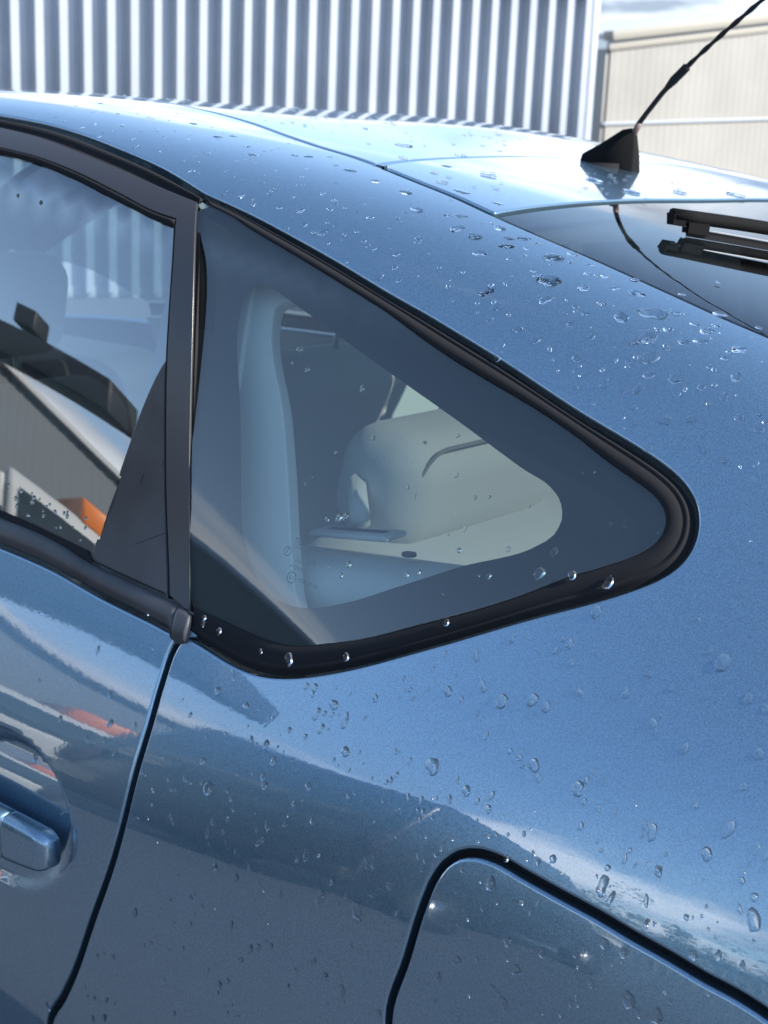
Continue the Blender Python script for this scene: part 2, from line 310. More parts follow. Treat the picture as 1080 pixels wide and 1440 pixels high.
FEATURES = {
    'drip': [(-0.6343, 8.396), (-0.5686, 8.422), (-0.4978, 8.388), (-0.4251, 8.296), (-0.3568, 8.184), (-0.2785, 7.981)],
    'mouldout_top': [(-0.2785, 7.981), (-0.212, 7.893), (-0.1621, 7.808), (-0.1146, 7.729), (-0.0687, 7.65), (-0.0334, 7.588), (0.0162, 7.522), (0.0643, 7.443), (0.0945, 7.391), (0.1242, 7.327), (0.1816, 7.189), (0.2344, 7.068), (0.2608, 6.991), (0.2797, 6.913), (0.2929, 6.811), (0.2999, 6.705), (0.3032, 6.565), (0.2999, 6.395), (0.2862, 6.256), (0.2636, 6.117), (0.1929, 5.772), (0.1158, 5.353), (0.0522, 5.028), (0.0004, 4.854), (-0.0316, 4.802), (-0.0682, 4.817), (-0.1082, 4.888), (-0.1363, 4.934)],
    'glass': [(-0.2659, 7.82), (-0.2573, 7.884), (-0.2317, 7.849), (-0.2044, 7.78), (-0.1542, 7.684), (-0.1069, 7.603), (-0.0617, 7.527), (-0.0269, 7.471), (0.0246, 7.36), (0.0722, 7.281), (0.1017, 7.236), (0.1305, 7.189), (0.1876, 7.047), (0.2141, 6.956), (0.2414, 6.87), (0.2593, 6.811), (0.2725, 6.746), (0.2797, 6.668), (0.2816, 6.594), (0.2788, 6.521), (0.2687, 6.403), (0.2444, 6.255), (0.2183, 6.131), (0.1863, 5.941), (0.1087, 5.544), (0.0484, 5.252), (0.0211, 5.159), (-0.0128, 5.068), (-0.0339, 5.057), (-0.0681, 5.077), (-0.1035, 5.12), (-0.1364, 5.162), (-0.1425, 5.216), (-0.1765, 6.034), (-0.1949, 6.422), (-0.2163, 6.854), (-0.2367, 7.288)],
    'frit': [(-0.1855, 7.102), (-0.1853, 7.214), (-0.1759, 7.311), (-0.1621, 7.319), (-0.1498, 7.308), (-0.1379, 7.285), (-0.1261, 7.261), (-0.1148, 7.241), (-0.1036, 7.222), (-0.0926, 7.202), (-0.0817, 7.182), (-0.0709, 7.162), (-0.0601, 7.143), (-0.0495, 7.125), (-0.0389, 7.107), (-0.0279, 7.089), (-0.0171, 7.072), (-0.0063, 7.054), (0.0044, 7.037), (0.0151, 7.02), (0.0256, 7.003), (0.036, 6.986), (0.0464, 6.969), (0.0567, 6.951), (0.0668, 6.933), (0.0769, 6.914), (0.0873, 6.893), (0.0977, 6.871), (0.1079, 6.849), (0.118, 6.826), (0.1281, 6.803), (0.1381, 6.779), (0.1481, 6.756), (0.1576, 6.738), (0.167, 6.72), (0.1757, 6.691), (0.1888, 6.605), (0.1941, 6.508), (0.1922, 6.402), (0.1818, 6.31), (0.1758, 6.269), (0.169, 6.234), (0.1617, 6.203), (0.1539, 6.174), (0.1459, 6.146), (0.1378, 6.118), (0.1298, 6.089), (0.1219, 6.057), (0.1132, 6.017), (0.1044, 5.975), (0.0955, 5.932), (0.0865, 5.888), (0.0774, 5.843), (0.0681, 5.797), (0.0598, 5.754), (0.0514, 5.709), (0.0429, 5.663), (0.0341, 5.619), (0.0249, 5.577), (0.0125, 5.524), (-0.0004, 5.474), (-0.014, 5.439), (-0.0355, 5.419), (-0.0479, 5.435), (-0.0599, 5.469), (-0.0734, 5.54), (-0.0851, 5.629), (-0.0925, 5.697), (-0.0988, 5.768), (-0.1046, 5.838), (-0.1101, 5.909), (-0.1146, 5.978), (-0.1185, 6.045), (-0.122, 6.11), (-0.1255, 6.171), (-0.1291, 6.23), (-0.1329, 6.286), (-0.1367, 6.342), (-0.1403, 6.396), (-0.1439, 6.45), (-0.1475, 6.504), (-0.1511, 6.557), (-0.1548, 6.607), (-0.159, 6.658), (-0.1634, 6.708), (-0.1678, 6.759), (-0.1722, 6.811), (-0.1762, 6.865), (-0.1797, 6.92), (-0.1826, 6.977), (-0.1845, 7.038)],
    'gapdoor': [(-0.2771, 7.872), (-0.2488, 7.38), (-0.2206, 6.848), (-0.1993, 6.416), (-0.1768, 5.936), (-0.1431, 5.128)],
    'frame_out': [(-0.6083, 8.188), (-0.5393, 8.175), (-0.4675, 8.103), (-0.3998, 8.026), (-0.3371, 7.946), (-0.2783, 7.888)],
    'frame_in': [(-0.5775, 7.884), (-0.5117, 7.885), (-0.4437, 7.826), (-0.3769, 7.731), (-0.3156, 7.646), (-0.291, 7.643)],
    'glass_top': [(-0.5727, 7.83), (-0.5066, 7.824), (-0.4382, 7.754), (-0.3719, 7.658), (-0.3112, 7.58), (-0.2888, 7.565)],
    'pillar_l': [(-0.291, 7.643), (-0.2743, 7.329), (-0.2623, 7.06), (-0.2485, 6.736), (-0.2243, 6.256), (-0.2007, 5.782), (-0.1735, 5.196)],
    'sail': [(-0.2485, 6.736), (-0.2511, 6.714), (-0.2668, 6.485), (-0.279, 6.16), (-0.2898, 5.731), (-0.2927, 5.282)],
    'sailbot': [(-0.2927, 5.282), (-0.2319, 5.232), (-0.173, 5.183)],
    'belt_top': [(-0.4412, 5.525), (-0.3688, 5.452), (-0.3019, 5.391)],
    'belt_mid': [(-0.4367, 5.424), (-0.3522, 5.378), (-0.2927, 5.282), (-0.161, 5.149)],
    'belt_bot': [(-0.4244, 5.172), (-0.3402, 5.128), (-0.2585, 5.032), (-0.1822, 4.963), (-0.1501, 4.931), (-0.1363, 4.934)],
    'shut': [(-0.1399, 4.933), (-0.1468, 4.804), (-0.1475, 4.531), (-0.145, 4.213), (-0.145, 3.857), (-0.1475, 3.259), (-0.1617, 2.599), (-0.1843, 2.117), (-0.2069, 1.781), (-0.2313, 1.545), (-0.2534, 1.381)],
    'fuel': [(0.1685, 2.451), (0.1781, 2.888), (0.1855, 3.341), (0.1902, 3.552), (0.1965, 3.684), (0.2066, 3.784), (0.221, 3.833), (0.2364, 3.835), (0.2653, 3.779), (0.2961, 3.723), (0.3255, 3.676), (0.3542, 3.62), (0.3816, 3.575), (0.4084, 3.524), (0.4339, 3.488), (0.4542, 3.44)],
    'ditch': [(-0.6743, 9.887), (-0.5571, 9.836), (-0.4749, 9.749), (-0.3838, 9.599), (-0.3095, 9.495), (-0.2509, 9.45), (-0.2053, 9.38)],
    'hatchside': [(-0.1987, 9.368), (-0.1375, 9.266), (-0.0832, 9.187), (-0.029, 9.085), (0.0188, 9.013), (0.1041, 8.912), (0.1828, 8.808), (0.2541, 8.719), (0.2802, 8.702)],
    'seam': [(-0.214, 9.461), (-0.2364, 9.848), (-0.2672, 10.368), (-0.29, 10.854), (-0.2819, 11.227), (-0.2536, 11.537), (-0.194, 11.689), (-0.1419, 11.908), (-0.1084, 11.99)],
    'rglass': [(-0.0229, 9.102), (-0.0262, 9.389), (-0.0332, 9.734), (-0.0415, 10.064), (-0.0503, 10.525), (-0.0502, 10.956), (-0.0327, 11.427)],
    'glass_edge': [(-0.2669, 7.827), (-0.2583, 7.891), (-0.2327, 7.856), (-0.2053, 7.786), (-0.1551, 7.689), (-0.1084, 7.603), (-0.0641, 7.522), (-0.0301, 7.462), (0.0206, 7.347), (0.0688, 7.271), (0.0987, 7.228), (0.128, 7.182), (0.1862, 7.045), (0.213, 6.955), (0.2407, 6.872), (0.2588, 6.813), (0.2721, 6.749), (0.2794, 6.672), (0.2814, 6.599), (0.2787, 6.526), (0.2687, 6.408), (0.2445, 6.261), (0.2185, 6.137), (0.1865, 5.947), (0.1084, 5.547), (0.0472, 5.249), (0.0193, 5.153), (-0.0154, 5.058), (-0.0366, 5.047), (-0.0706, 5.068), (-0.1057, 5.113), (-0.1381, 5.157), (-0.1436, 5.214), (-0.1754, 6.039), (-0.1976, 6.418), (-0.224, 6.841), (-0.245, 7.272)],
}

def normal_map(u, v, f):
    e = 1e-4
    n = np.cross(f(u+e, v)-f(u-e, v), f(u, v+e)-f(u, v-e))
    return n/np.linalg.norm(n, axis=-1, keepdims=True)
WS = .085                                              # metres per step of v, for even meshing
def spline(pts, step=.006, closed=False):
    """Catmull-Rom through (u, v) points, resampled about evenly"""
    P = np.array(pts, float)*(1, WS); n = len(P); out = []
    if n == 2 and not closed: 
        k = max(2, int(np.linalg.norm(P[1]-P[0])/step)); q = P[0] + (P[1]-P[0])*np.linspace(0, 1, k)[:, None]
        return [tuple(a/(1, WS)) for a in q]
    for i in range(n if closed else n-1):
        g = (lambda j: P[j % n]) if closed else (lambda j: P[min(max(j, 0), n-1)])
        p0, p1, p2, p3 = g(i-1), g(i), g(i+1), g(i+2)
        d1 = np.linalg.norm(p2-p1)
        if d1 < 1e-6: continue
        d0 = max(np.linalg.norm(p1-p0), 1e-6); d2 = max(np.linalg.norm(p3-p2), 1e-6)
        m1 = ((p1-p0)/d0*d1 + (p2-p1)/d1*d0)/(d0+d1)*d1 if d0 > 1e-5 else p2-p1
        m2 = ((p2-p1)/d1*d2 + (p3-p2)/d2*d1)/(d1+d2)*d1 if d2 > 1e-5 else p2-p1
        k = max(1, int(round(d1/step)))
        for t in np.arange(k)/k:
            h = (2*t**3-3*t**2+1)*p1 + (t**3-2*t**2+t)*m1 + (-2*t**3+3*t**2)*p2 + (t**3-t**2)*m2
            out.append(tuple(h/(1, WS)))
    if not closed: out.append(tuple(P[-1]/(1, WS)))
    return out
def join(*runs):
    out = []
    for r in runs:
        for p in r:
            if not out or math.hypot(p[0]-out[-1][0], (p[1]-out[-1][1])*WS) > .0008: out.append(tuple(p))
    if math.hypot(out[0][0]-out[-1][0], (out[0][1]-out[-1][1])*WS) < .0008: out.pop()
    return out
def even(loop, step=.006, closed=True):
    P = np.array(loop, float); out = []
    for i in range(len(P) if closed else len(P)-1):
        a, b = P[i], P[(i+1) % len(P)]; d = math.hypot(b[0]-a[0], (b[1]-a[1])*WS); k = max(1, int(math.ceil(d/step)))
        for j in range(k): out.append(tuple(a+(b-a)*j/k))
    if not closed: out.append(tuple(P[-1]))
    return out
def resample(line, n):
    P = np.array(line, float); Q = P*(1, WS); d = np.concatenate([[0], np.cumsum(np.linalg.norm(np.diff(Q, axis=0), axis=1))])
    t = np.linspace(0, d[-1], n); return np.stack([np.interp(t, d, P[:, 0]), np.interp(t, d, P[:, 1])], 1)
def area(loop):
    P = np.array(loop); return .5*np.sum(P[:, 0]*np.roll(P[:, 1], -1) - np.roll(P[:, 0], -1)*P[:, 1])
def shift_loop(loop, dist):
    """move a loop to its left by dist metres, measured on the skin"""
    P = np.array(loop, float); e = 1e-3
    su = np.linalg.norm(S(P[:, 0]+e, P[:, 1])-S(P[:, 0]-e, P[:, 1]), axis=1)/(2*e)
    sv = np.linalg.norm(S(P[:, 0], P[:, 1]+e)-S(P[:, 0], P[:, 1]-e), axis=1)/(2*e)
    sc = np.stack([su, sv], 1)
    d1 = (P-np.roll(P, 1, 0))*sc; d2 = (np.roll(P, -1, 0)-P)*sc
    d1 /= np.linalg.norm(d1, axis=1, keepdims=True)+1e-12; d2 /= np.linalg.norm(d2, axis=1, keepdims=True)+1e-12
    n1 = np.stack([-d1[:, 1], d1[:, 0]], 1); n2 = np.stack([-d2[:, 1], d2[:, 0]], 1)
    m = n1+n2; m /= np.linalg.norm(m, axis=1, keepdims=True)+1e-12
    k = 1/np.clip((m*n1).sum(1, keepdims=True), .55, 1)
    return P + m*k*dist/sc
def inside(P, loops):
    r = np.zeros(len(P), bool)
    for L in loops:
        L = np.asarray(L); x, y = P[:, 0], P[:, 1]
        for (x1, y1), (x2, y2) in zip(L, np.roll(L, -1, 0)):
            c = (y1 > y) != (y2 > y)
            if c.any(): r ^= c & (x < (x2-x1)*(y-y1)/((y2-y1) if y2 != y1 else 1e-12)+x1)
    return r
def panel(name, loop, mat, parent, holes=(), gap=0., r=.0028, depth=.012, off=0., step=.014, fn=None, mirror=False, edges=True, dense=None):
    """a trimmed piece of the skin with rolled edges; loops follow the middle of the gap"""
    f0 = fn or S
    f = (lambda u, v: f0(u, v)+normal_map(u, v, f0)*off) if off else f0
    loops = []
    for k, L in enumerate([loop]+list(holes)):
        L = even(L, .007)
        if (area(L) > 0) != (k == 0): L = L[::-1]
        loops.append(shift_loop(L, gap/2+(r if edges else 0)))
    sc = np.array([1, WS])
    lo = np.min(loops[0], 0); hi = np.max(loops[0], 0)
    gu, gv = np.meshgrid(np.arange(lo[0], hi[0], step), np.arange(lo[1], hi[1], step/WS), indexing='ij')
    gv = gv + (np.arange(gu.shape[0])[:, None] % 2)*.5*step/WS
    G = np.stack([gu.ravel(), gv.ravel()], 1); G = G[inside(G, loops)]
    Bp = np.concatenate(loops)*sc
    keep = np.ones(len(G), bool)
    for a in range(0, len(G), 800):
        q = G[a:a+800]*sc; keep[a:a+800] = (((q[:, None]-Bp[None])**2).sum(2).min(1) > (step*.45)**2)
    G = G[keep]
    if dense:                                           # finer points round a pressed feature
        (cx, cz), (rx, rz), ds_ = dense
        a_, b_ = np.meshgrid(np.arange(cx-rx*1.15, cx+rx*1.15, ds_), np.arange(v_at(cx, cz-rz*1.15), v_at(cx, cz+rz*1.15), ds_/WS), indexing='ij')
        a_ = a_.ravel(); b_ = b_.ravel(); q_ = S(a_, b_); m_ = ((q_[:, 0]-cx)/rx)**2+((q_[:, 2]-cz)/rz)**2 < 1.3
        q_ = S(G[:, 0], G[:, 1]); G = G[((q_[:, 0]-cx)/rx)**2+((q_[:, 2]-cz)/rz)**2 >= 1.3]
        G = np.concatenate([G, np.stack([a_[m_], b_[m_]], 1)])
    P2 = [Vector(p) for p in np.concatenate([Bp, G*sc])]
    E = []; s = 0
    for L in loops:
        n = len(L); E += [(s+i, s+(i+1) % n) for i in range(n)]; s += n
    vo, eo, fo, ov, oe, of = delaunay_2d_cdt(P2, E, [], 0, 1e-7)
    UV = np.array([(p.x, p.y/WS) for p in vo]); T = np.array([t for t in fo if len(t) == 3])
    T = T[inside(UV[T].mean(1), loops)]
    V = f(UV[:, 0], UV[:, 1]); Nn = normal_map(UV[:, 0], UV[:, 1], f)
    # keep winding outward
    tn = np.cross(V[T[:, 1]]-V[T[:, 0]], V[T[:, 2]]-V[T[:, 0]]); fl = (tn*Nn[T[:, 0]]).sum(1) < 0; T[fl] = T[fl][:, ::-1]
    V = list(V); Nn = list(Nn); F = [tuple(t) for t in T]
    if edges:
        for L in loops:
            p = f(L[:, 0], L[:, 1]); nn = normal_map(L[:, 0], L[:, 1], f)
            t = np.roll(p, -1, 0)-np.roll(p, 1, 0); t /= np.linalg.norm(t, axis=1, keepdims=True)+1e-12
            o = np.cross(t, nn); rings = []
            for a in (0, 30, 60, 90):
                a = R(a); rings.append((p+o*r*math.sin(a)-nn*r*(1-math.cos(a)), nn*math.cos(a)+o*math.sin(a)))
            rings.append((rings[-1][0]-nn*depth, o))
            b = len(V); n = len(L)
            for q, m in rings: V += list(q); Nn += list(m)
            for k in range(len(rings)-1):
                for i in range(n):
                    j = (i+1) % n; F.append((b+k*n+i, b+(k+1)*n+i, b+(k+1)*n+j, b+k*n+j))
    o = link(name, mesh_from(name, V, F, Nn), mat, parent)
    if mirror:
        o2 = link(name, mesh_from(name, [(x, 1.74-y, z) for x, y, z in V], [q[::-1] for q in F], [(x, -y, z) for x, y, z in Nn]), mat, mirror if mirror is not True else parent)
        return o, o2
    return o
def band(name, A, B, profile, mat, parent, closed=False, n=None, mirror=False, ends=True):
    """strip between two rails on the skin; profile is a list of (share across, height above the skin)"""
    if n == 0: A = np.array(A); B = np.array(B); n = len(A)          # already paired
    else: n = n or max(8, int(len(A))); A = resample(A, n); B = resample(B, n)
    V = []; F = []; m = len(profile)
    for s, h in profile:
        q = A+(B-A)*s; V += list(S(q[:, 0], q[:, 1])+normal_map(q[:, 0], q[:, 1], S)*h)
    for k in range(m-1):
        for i in range(n if closed else n-1):
            j = (i+1) % n; F.append((k*n+i, k*n+j, (k+1)*n+j, (k+1)*n+i))
    if not closed and ends:
        F.append(tuple(k*n for k in range(m))); F.append(tuple(k*n+n-1 for k in range(m))[::-1])
    # orient outward
    a, b, c = (np.array(V[F[n//2][k]]) for k in range(3)); q = A[n//2]; nn = normal_map(q[0], q[1], S)
    if np.dot(np.cross(b-a, c-a), nn) < 0: F = [f[::-1] for f in F]
    o = link(name, mesh_from(name, V, F), mat, parent)
    if mirror: link(name, mesh_from(name, [(x, 1.74-y, z) for x, y, z in V], [f[::-1] for f in F]), mat, mirror if mirror is not True else parent)
    return o
def soften(run, sigma):
    """take the hand-drawn wobble out of a run of points, ends kept"""
    P = np.array(run, float); k = np.arange(-12, 13); w = np.exp(-.5*(k/sigma)**2); w /= w.sum(); Q = P.copy()
    E0 = 2*P[0]-P[1:13][::-1]; E1 = 2*P[-1]-P[-13:-1][::-1]; X = np.concatenate([E0, P, E1])
    for c in (0, 1): Q[:, c] = np.convolve(X[:, c], w, 'valid')
    Q[0], Q[-1] = P[0], P[-1]; return [tuple(q) for q in Q]
def pair(A, B):
    """for every point of A its partner straight across on B"""
    A = np.array(A)*(1, WS); Bq = np.array(B)*(1, WS); idx = np.array([np.argmin(((Bq-a)**2).sum(1)) for a in A], float)
    idx = np.maximum.accumulate(idx); k = np.ones(31)/31; pad = np.concatenate([2*idx[0]-idx[1:16][::-1], idx, 2*idx[-1]-idx[-16:-1][::-1]]); idx = np.clip(np.convolve(pad, k, 'valid'), 0, len(B)-1)
    idx[0] = 0; idx[-1] = len(B)-1
    j = np.arange(len(B)); return [(np.interp(i, j, [b[0] for b in B]), np.interp(i, j, [b[1] for b in B])) for i in idx]
def v_at(u, z):
    a, b = 0., 6.
    for _ in range(40):
        m = (a+b)/2
        if S(u, m)[2] < z: a = m
        else: b = m
    return (a+b)/2
def flip(run): return [(u, 22-v) for u, v in run][::-1]

FT = FEATURES
for k_ in ('glass', 'glass_edge'): FT[k_] = [(u-.003, v) if (i < 1 or i > 30) else (u, v) for i, (u, v) in enumerate(FT[k_])]
# ---------------------------------------------------------------- the blue car
car = tag(empty('blue_car', (0, 0, 0)), 'blue metallic hatchback beaded with rain in the foreground', 'car')
glass_loop = spline(FT['glass_edge'], .006, True)
frit_loop = spline(FT['frit'], .006, True)
mould_loop = join(spline(FT['mouldout_top']), spline([FT['mouldout_top'][-1], (-.1327, 5.06)]), spline(FT['gapdoor'][::-1]), [FT['mouldout_top'][0]])
drip = spline([(-2.5, 8.1), (-2.0, 8.2), (-1.5, 8.3), (-.95, 8.37)]+FT['drip'])
ditch = spline([(-2.5, 9.2), (-2.0, 9.6), (-1.6, 9.85), (-1.1, 9.9), (-.8, 9.9)]+FT['ditch'])
side = spline(FT['hatchside']+[(.38, 8.6), (.5, 8.54), (.70, 8.5)])
shut = spline(FT['shut']+[(-.2640, 1.2), (-.2680, .9), (-.2680, .55)])
WC = (.10, .33); WR = .362
arch = [(-.2680, .55)]+[(WC[0]+WR*math.cos(a), v_at(WC[0]+WR*math.cos(a), WC[1]+WR*math.sin(a))) for a in np.radians(np.arange(168, 9, -6))]+[(.47, .5)]
fuel = spline(FT['fuel']+[(.478, 3.36), (.496, 3.2), (.505, 2.95), (.503, 2.5), (.495, 2.2), (.47, 2.06), (.42, 2.02), (.3, 2.02), (.22, 2.04), (.182, 2.12)], closed=True)
quarter_loop = join(drip, soften(spline(FT['mouldout_top'], .004), 3.0), shut, arch, [(.47, .5), (.70, .5), (.70, 8.5)], side[::-1], ditch[::-1])
quarter = panel('side_panel', quarter_loop, M['paint'], car, holes=[fuel], gap=.0065, step=.013, depth=.014, mirror=True)[0]
lid = panel('fuel_lid', fuel, M['paint'], car, gap=.006, r=.0035, off=.0005, step=.013)
panel('fuel_pocket', shift_loop(fuel if area(fuel) > 0 else fuel[::-1], -.012), M['gap'], car, off=-.016, edges=False, step=.03)
# roof, tailgate
seam_half = FT['seam'][:4]; seam = spline(seam_half+[(-.293, 11)]+flip(seam_half)[0:])
seam_n = [p for p in spline(FT['seam'][:4]+[(-.292, 11.0)])]
roof_loop = join(ditch[[i for i, p in enumerate(ditch) if p[0] > -1.6][0]:], seam_n, flip(seam_n), flip(ditch[[i for i, p in enumerate(ditch) if p[0] > -1.6][0]:]))
panel('roof_panel', roof_loop, M['paint'], car, gap=.009, r=.004, step=.016, depth=.014)
rg = FT['rglass'][:5]+[(-.0505, 11)]
rg_n = spline(rg)
side_a = [p for p in side if p[0] < rg[0][0]-.002]; side_b = [p for p in side if p[0] > rg[0][0]]
tail = empty('tailgate', (0, 0, 0), car)
panel('upper_panel', join(seam_n, flip(seam_n), flip([p for p in side_a][::-1])[::-1] if False else [(u, 22-v) for u, v in side_a], flip(rg_n)[::1] if False else [(u, 22-v) for u, v in rg_n], rg_n[::-1], side_a[::-1]),
      M['paint'], tail, gap=.007, r=.002, off=.001, step=.016, depth=.02)
rear_loop = join(rg_n, [(u, 22-v) for u, v in rg_n][::-1], [(u, 22-v) for u, v in side_b if u < .60], [(.60, 22-8.52), (.60, 8.52)], [p for p in side_b if p[0] < .60][::-1])
panel('rear_glass', rear_loop, M['rear_pane'], tail, gap=.004, r=.002, off=-.002, step=.02, depth=.004)
sb2 = [p for p in side_b if p[0] >= .60]
panel('lower_panel', join([(.605, 8.52), (.605, 13.48)], [(u, 22-v) for u, v in sb2], [(1.0, 13.5), (1.0, 8.5)], sb2[::-1]), M['paint'], tail, gap=.006, step=.03)
# seam backing under the gaps
def backing(name, run, w, parent=car, off=-.013):
    run = resample(run, max(12, int(len(run)/2))); L = list(run)
    A = shift_open(L, w); B = shift_open(L, -w); band(name, A, B, [(0, off), (1, off)], M['gap'], parent, n=len(L), ends=False, mirror=True)
def shift_open(line, d):
    P = np.array(line, float); t = np.gradient(P*(1, WS), axis=0); t /= np.linalg.norm(t, axis=1, keepdims=True)+1e-12
    e = 1e-3
    su = np.linalg.norm(S(P[:, 0]+e, P[:, 1])-S(P[:, 0]-e, P[:, 1]), axis=1)/(2*e); sv = np.linalg.norm(S(P[:, 0], P[:, 1]+e)-S(P[:, 0], P[:, 1]-e), axis=1)/(2*e)
    return P+np.stack([-t[:, 1]*d/su, t[:, 0]*d/sv], 1)
backing('door_jamb', shut, .022)
backing('pillar_jamb', spline(FT['gapdoor']), .016, off=-.0125)
backing('roof_ditch', ditch, .02)
backing('tailgate_jamb', side, .02, off=-.016)
ds = spline([(u, v) for u, v in seam_n]+flip(seam_n)[1:]); 
band('roof_jamb', shift_open(ds, .02), shift_open(ds, -.02), [(0, -.016), (1, -.016)], M['gap'], car, n=60, ends=False)
# roof ditch filler strip, body coloured
band('ditch_strip', shift_open(ditch, .0035), shift_open(ditch, -.0035), [(0, -.004), (.25, -.0015), (.75, -.0015), (1, -.004)], M['paint'], car, n=90, mirror=True)

# rear bumper, tail lamps, nose: the plain ends of the body
panel('rear_bumper', [(.705, .1), (1.02, .1), (1.02, 4.6), (.705, 4.6)], M['paint'], car, gap=.005, step=.03, mirror=True)
panel('tail_lamp', [(.705, 4.62), (1.02, 4.62), (1.02, 8.45), (.705, 8.45)], M['red_lens'], car, gap=.005, step=.03, mirror=True)
def end_plate(name, u, mat):
    v = np.linspace(0.1, 21.9, 120); P = S(np.full(120, u), v); me = mesh_from(name, P, [tuple(range(120))], smooth=False); return link(name, me, mat, car)
end_plate('rear_fascia', 1.015, M['paint']); end_plate('front_fascia', -3.38, M['paint'])
panel('bonnet', [(-3.38, 8.3), (-2.56, 8.3), (-2.56, 13.7), (-3.38, 13.7)], M['paint'], car, gap=.005, step=.05)
panel('front_wing', [(-3.38, .1), (-1.9, .1), (-1.9, 5.1), (-2.5, 5.6), (-2.56, 8.25), (-3.38, 8.25)], M['paint'], car, gap=.006, step=.05, mirror=True)
ws = [p for p in ditch if p[0] < -1.6]
panel('windscreen', join(ws, [(u, 22-v) for u, v in ws][::-1]), M['pane'], car, gap=.006, r=.002, step=.05, off=-.003)

# ---------------------------------------------------------------- doors
HC = (-.327, .812); HR = (.118, .082)                        # middle and half size of the grip recess
def door_skin(u, v):
    p = S(u, v); n = normal_map(u, v, S)
    d = np.sqrt(((p[..., 0]-HC[0])/HR[0])**2+((p[..., 2]-HC[1])/HR[1])**2)
    t = np.clip((1.0-d)/.24, 0, 1); h = t*t*(3-2*t)
    w = np.clip((p[..., 2]-(HC[1]-.045))/.10, 0, 1)
    return p-n*(h*(.008+.020*w))[..., None]
def bottom_run(a, b): return [(a, .55), (b, .55)]
belt_ext = spline([(-1.0, 5.33), (-.75, 5.28), (-.55, 5.21)]+FT['belt_bot'])
near_door = empty('rear_door', (0, 0, 0), car); far_door = empty('rear_door', (0, 0, 0), car)
panel('door_skin', join(belt_ext, shut, [(-.2680, .55), (-1.0, .55)]), M['paint'], near_door, gap=.0075, r=.003, step=.013, fn=door_skin, depth=.016, mirror=far_door, dense=(HC, HR, .0035))
# frame: black film round the glass
f_out = spline([(-1.0, 8.17), (-.8, 8.18)]+FT['frame_out']); f_in = spline([(-1.0, 7.86), (-.8, 7.88)]+FT['frame_in']); g_top = spline([(-1.0, 7.80), (-.8, 7.825)]+FT['glass_top'])
band('frame_seal', drip[[i for i, p in enumerate(drip) if p[0] > -1.0][0]:], f_out, [(0, -.007), (.15, -.006), (.3, -.001), (.48, .0008), (.6, -.002), (.68, -.005), (.8, -.004), (1, -.003)], M['rubber'], near_door, n=120, mirror=far_door)
film = join(f_out, spline(FT['gapdoor']), [(-.1327, 5.095), (-.1504, 5.122)], spline(FT['pillar_l'])[::-1], f_in[::-1])
panel('pillar_film', film, M['black_film'], near_door, gap=.0012, r=.0009, off=.0005, step=.012, depth=.008, mirror=far_door)
band('glass_run', f_in, g_top, [(0, -.002), (.2, .0012), (.5, .0015), (.8, -.001), (1, -.004)], M['rubber'], near_door, n=110, mirror=far_door)
pl = spline(FT['pillar_l']); pl2 = shift_open(pl, -.0028)
band('glass_run', pl, pl2, [(0, -.002), (.3, .0003), (.7, -.0005), (1, -.004)], M['rubber'], near_door, n=80, mirror=far_door)
sail = spline(FT['sail']); sailbot = spline(FT['sailbot'])
pl_low = [p for p in pl if p[1] < FT['sail'][0][1]]
panel('sail_panel', join(sail, sailbot, shift_open(pl_low, -.002)[::-1].tolist()), M['trim'], near_door, gap=.0015, r=.0022, off=-.0012, step=.012, depth=.006, mirror=far_door)
b_top = spline([(-1.0, 5.70), (-.7, 5.64)]+FT['belt_top']); b_mid = spline([(-1.0, 5.61), (-.7, 5.53)]+FT['belt_mid'])
door_glass_loop = join(g_top, [p for p in pl2.tolist() if p[1] > FT['sail'][0][1]], sail, [(-.2903, 5.36)], b_top[::-1])
panel('door_glass', shift_loop(even(door_glass_loop)[::(1 if area(door_glass_loop) > 0 else -1)], -.006), M['door_pane'], near_door, fn=G, off=-.0045, step=.02, edges=False, mirror=far_door)
band('belt_seal', b_top, [p for p in b_mid if p[0] < -.275], [(0, -.006), (.15, -.001), (.6, .001), (1, .0015)], M['rubber'], near_door, n=90, mirror=far_door)
cap_a = .016
bm_main = [p for p in b_mid if p[0] < -.158]+[(-.158, 5.132)]; bb_main = [p for p in belt_ext if p[0] < -.152]+[(-.152, 4.835)]
prof = [(0, .000), (.06, .0035), (.2, .0048), (.6, .0052), (.88, .0042), (1, -.003)]
band('belt_moulding', bm_main, bb_main, prof, M['trim'], near_door, n=120, mirror=far_door)
band('moulding_cap', [(-.1555, 5.128), (-.145, 5.118), (-.1375, 5.085)], [(-.1495, 4.832), (-.141, 4.825), (-.1335, 4.85)], [(s, h+.0006) for s, h in prof], M['trim'], near_door, n=8, mirror=far_door)
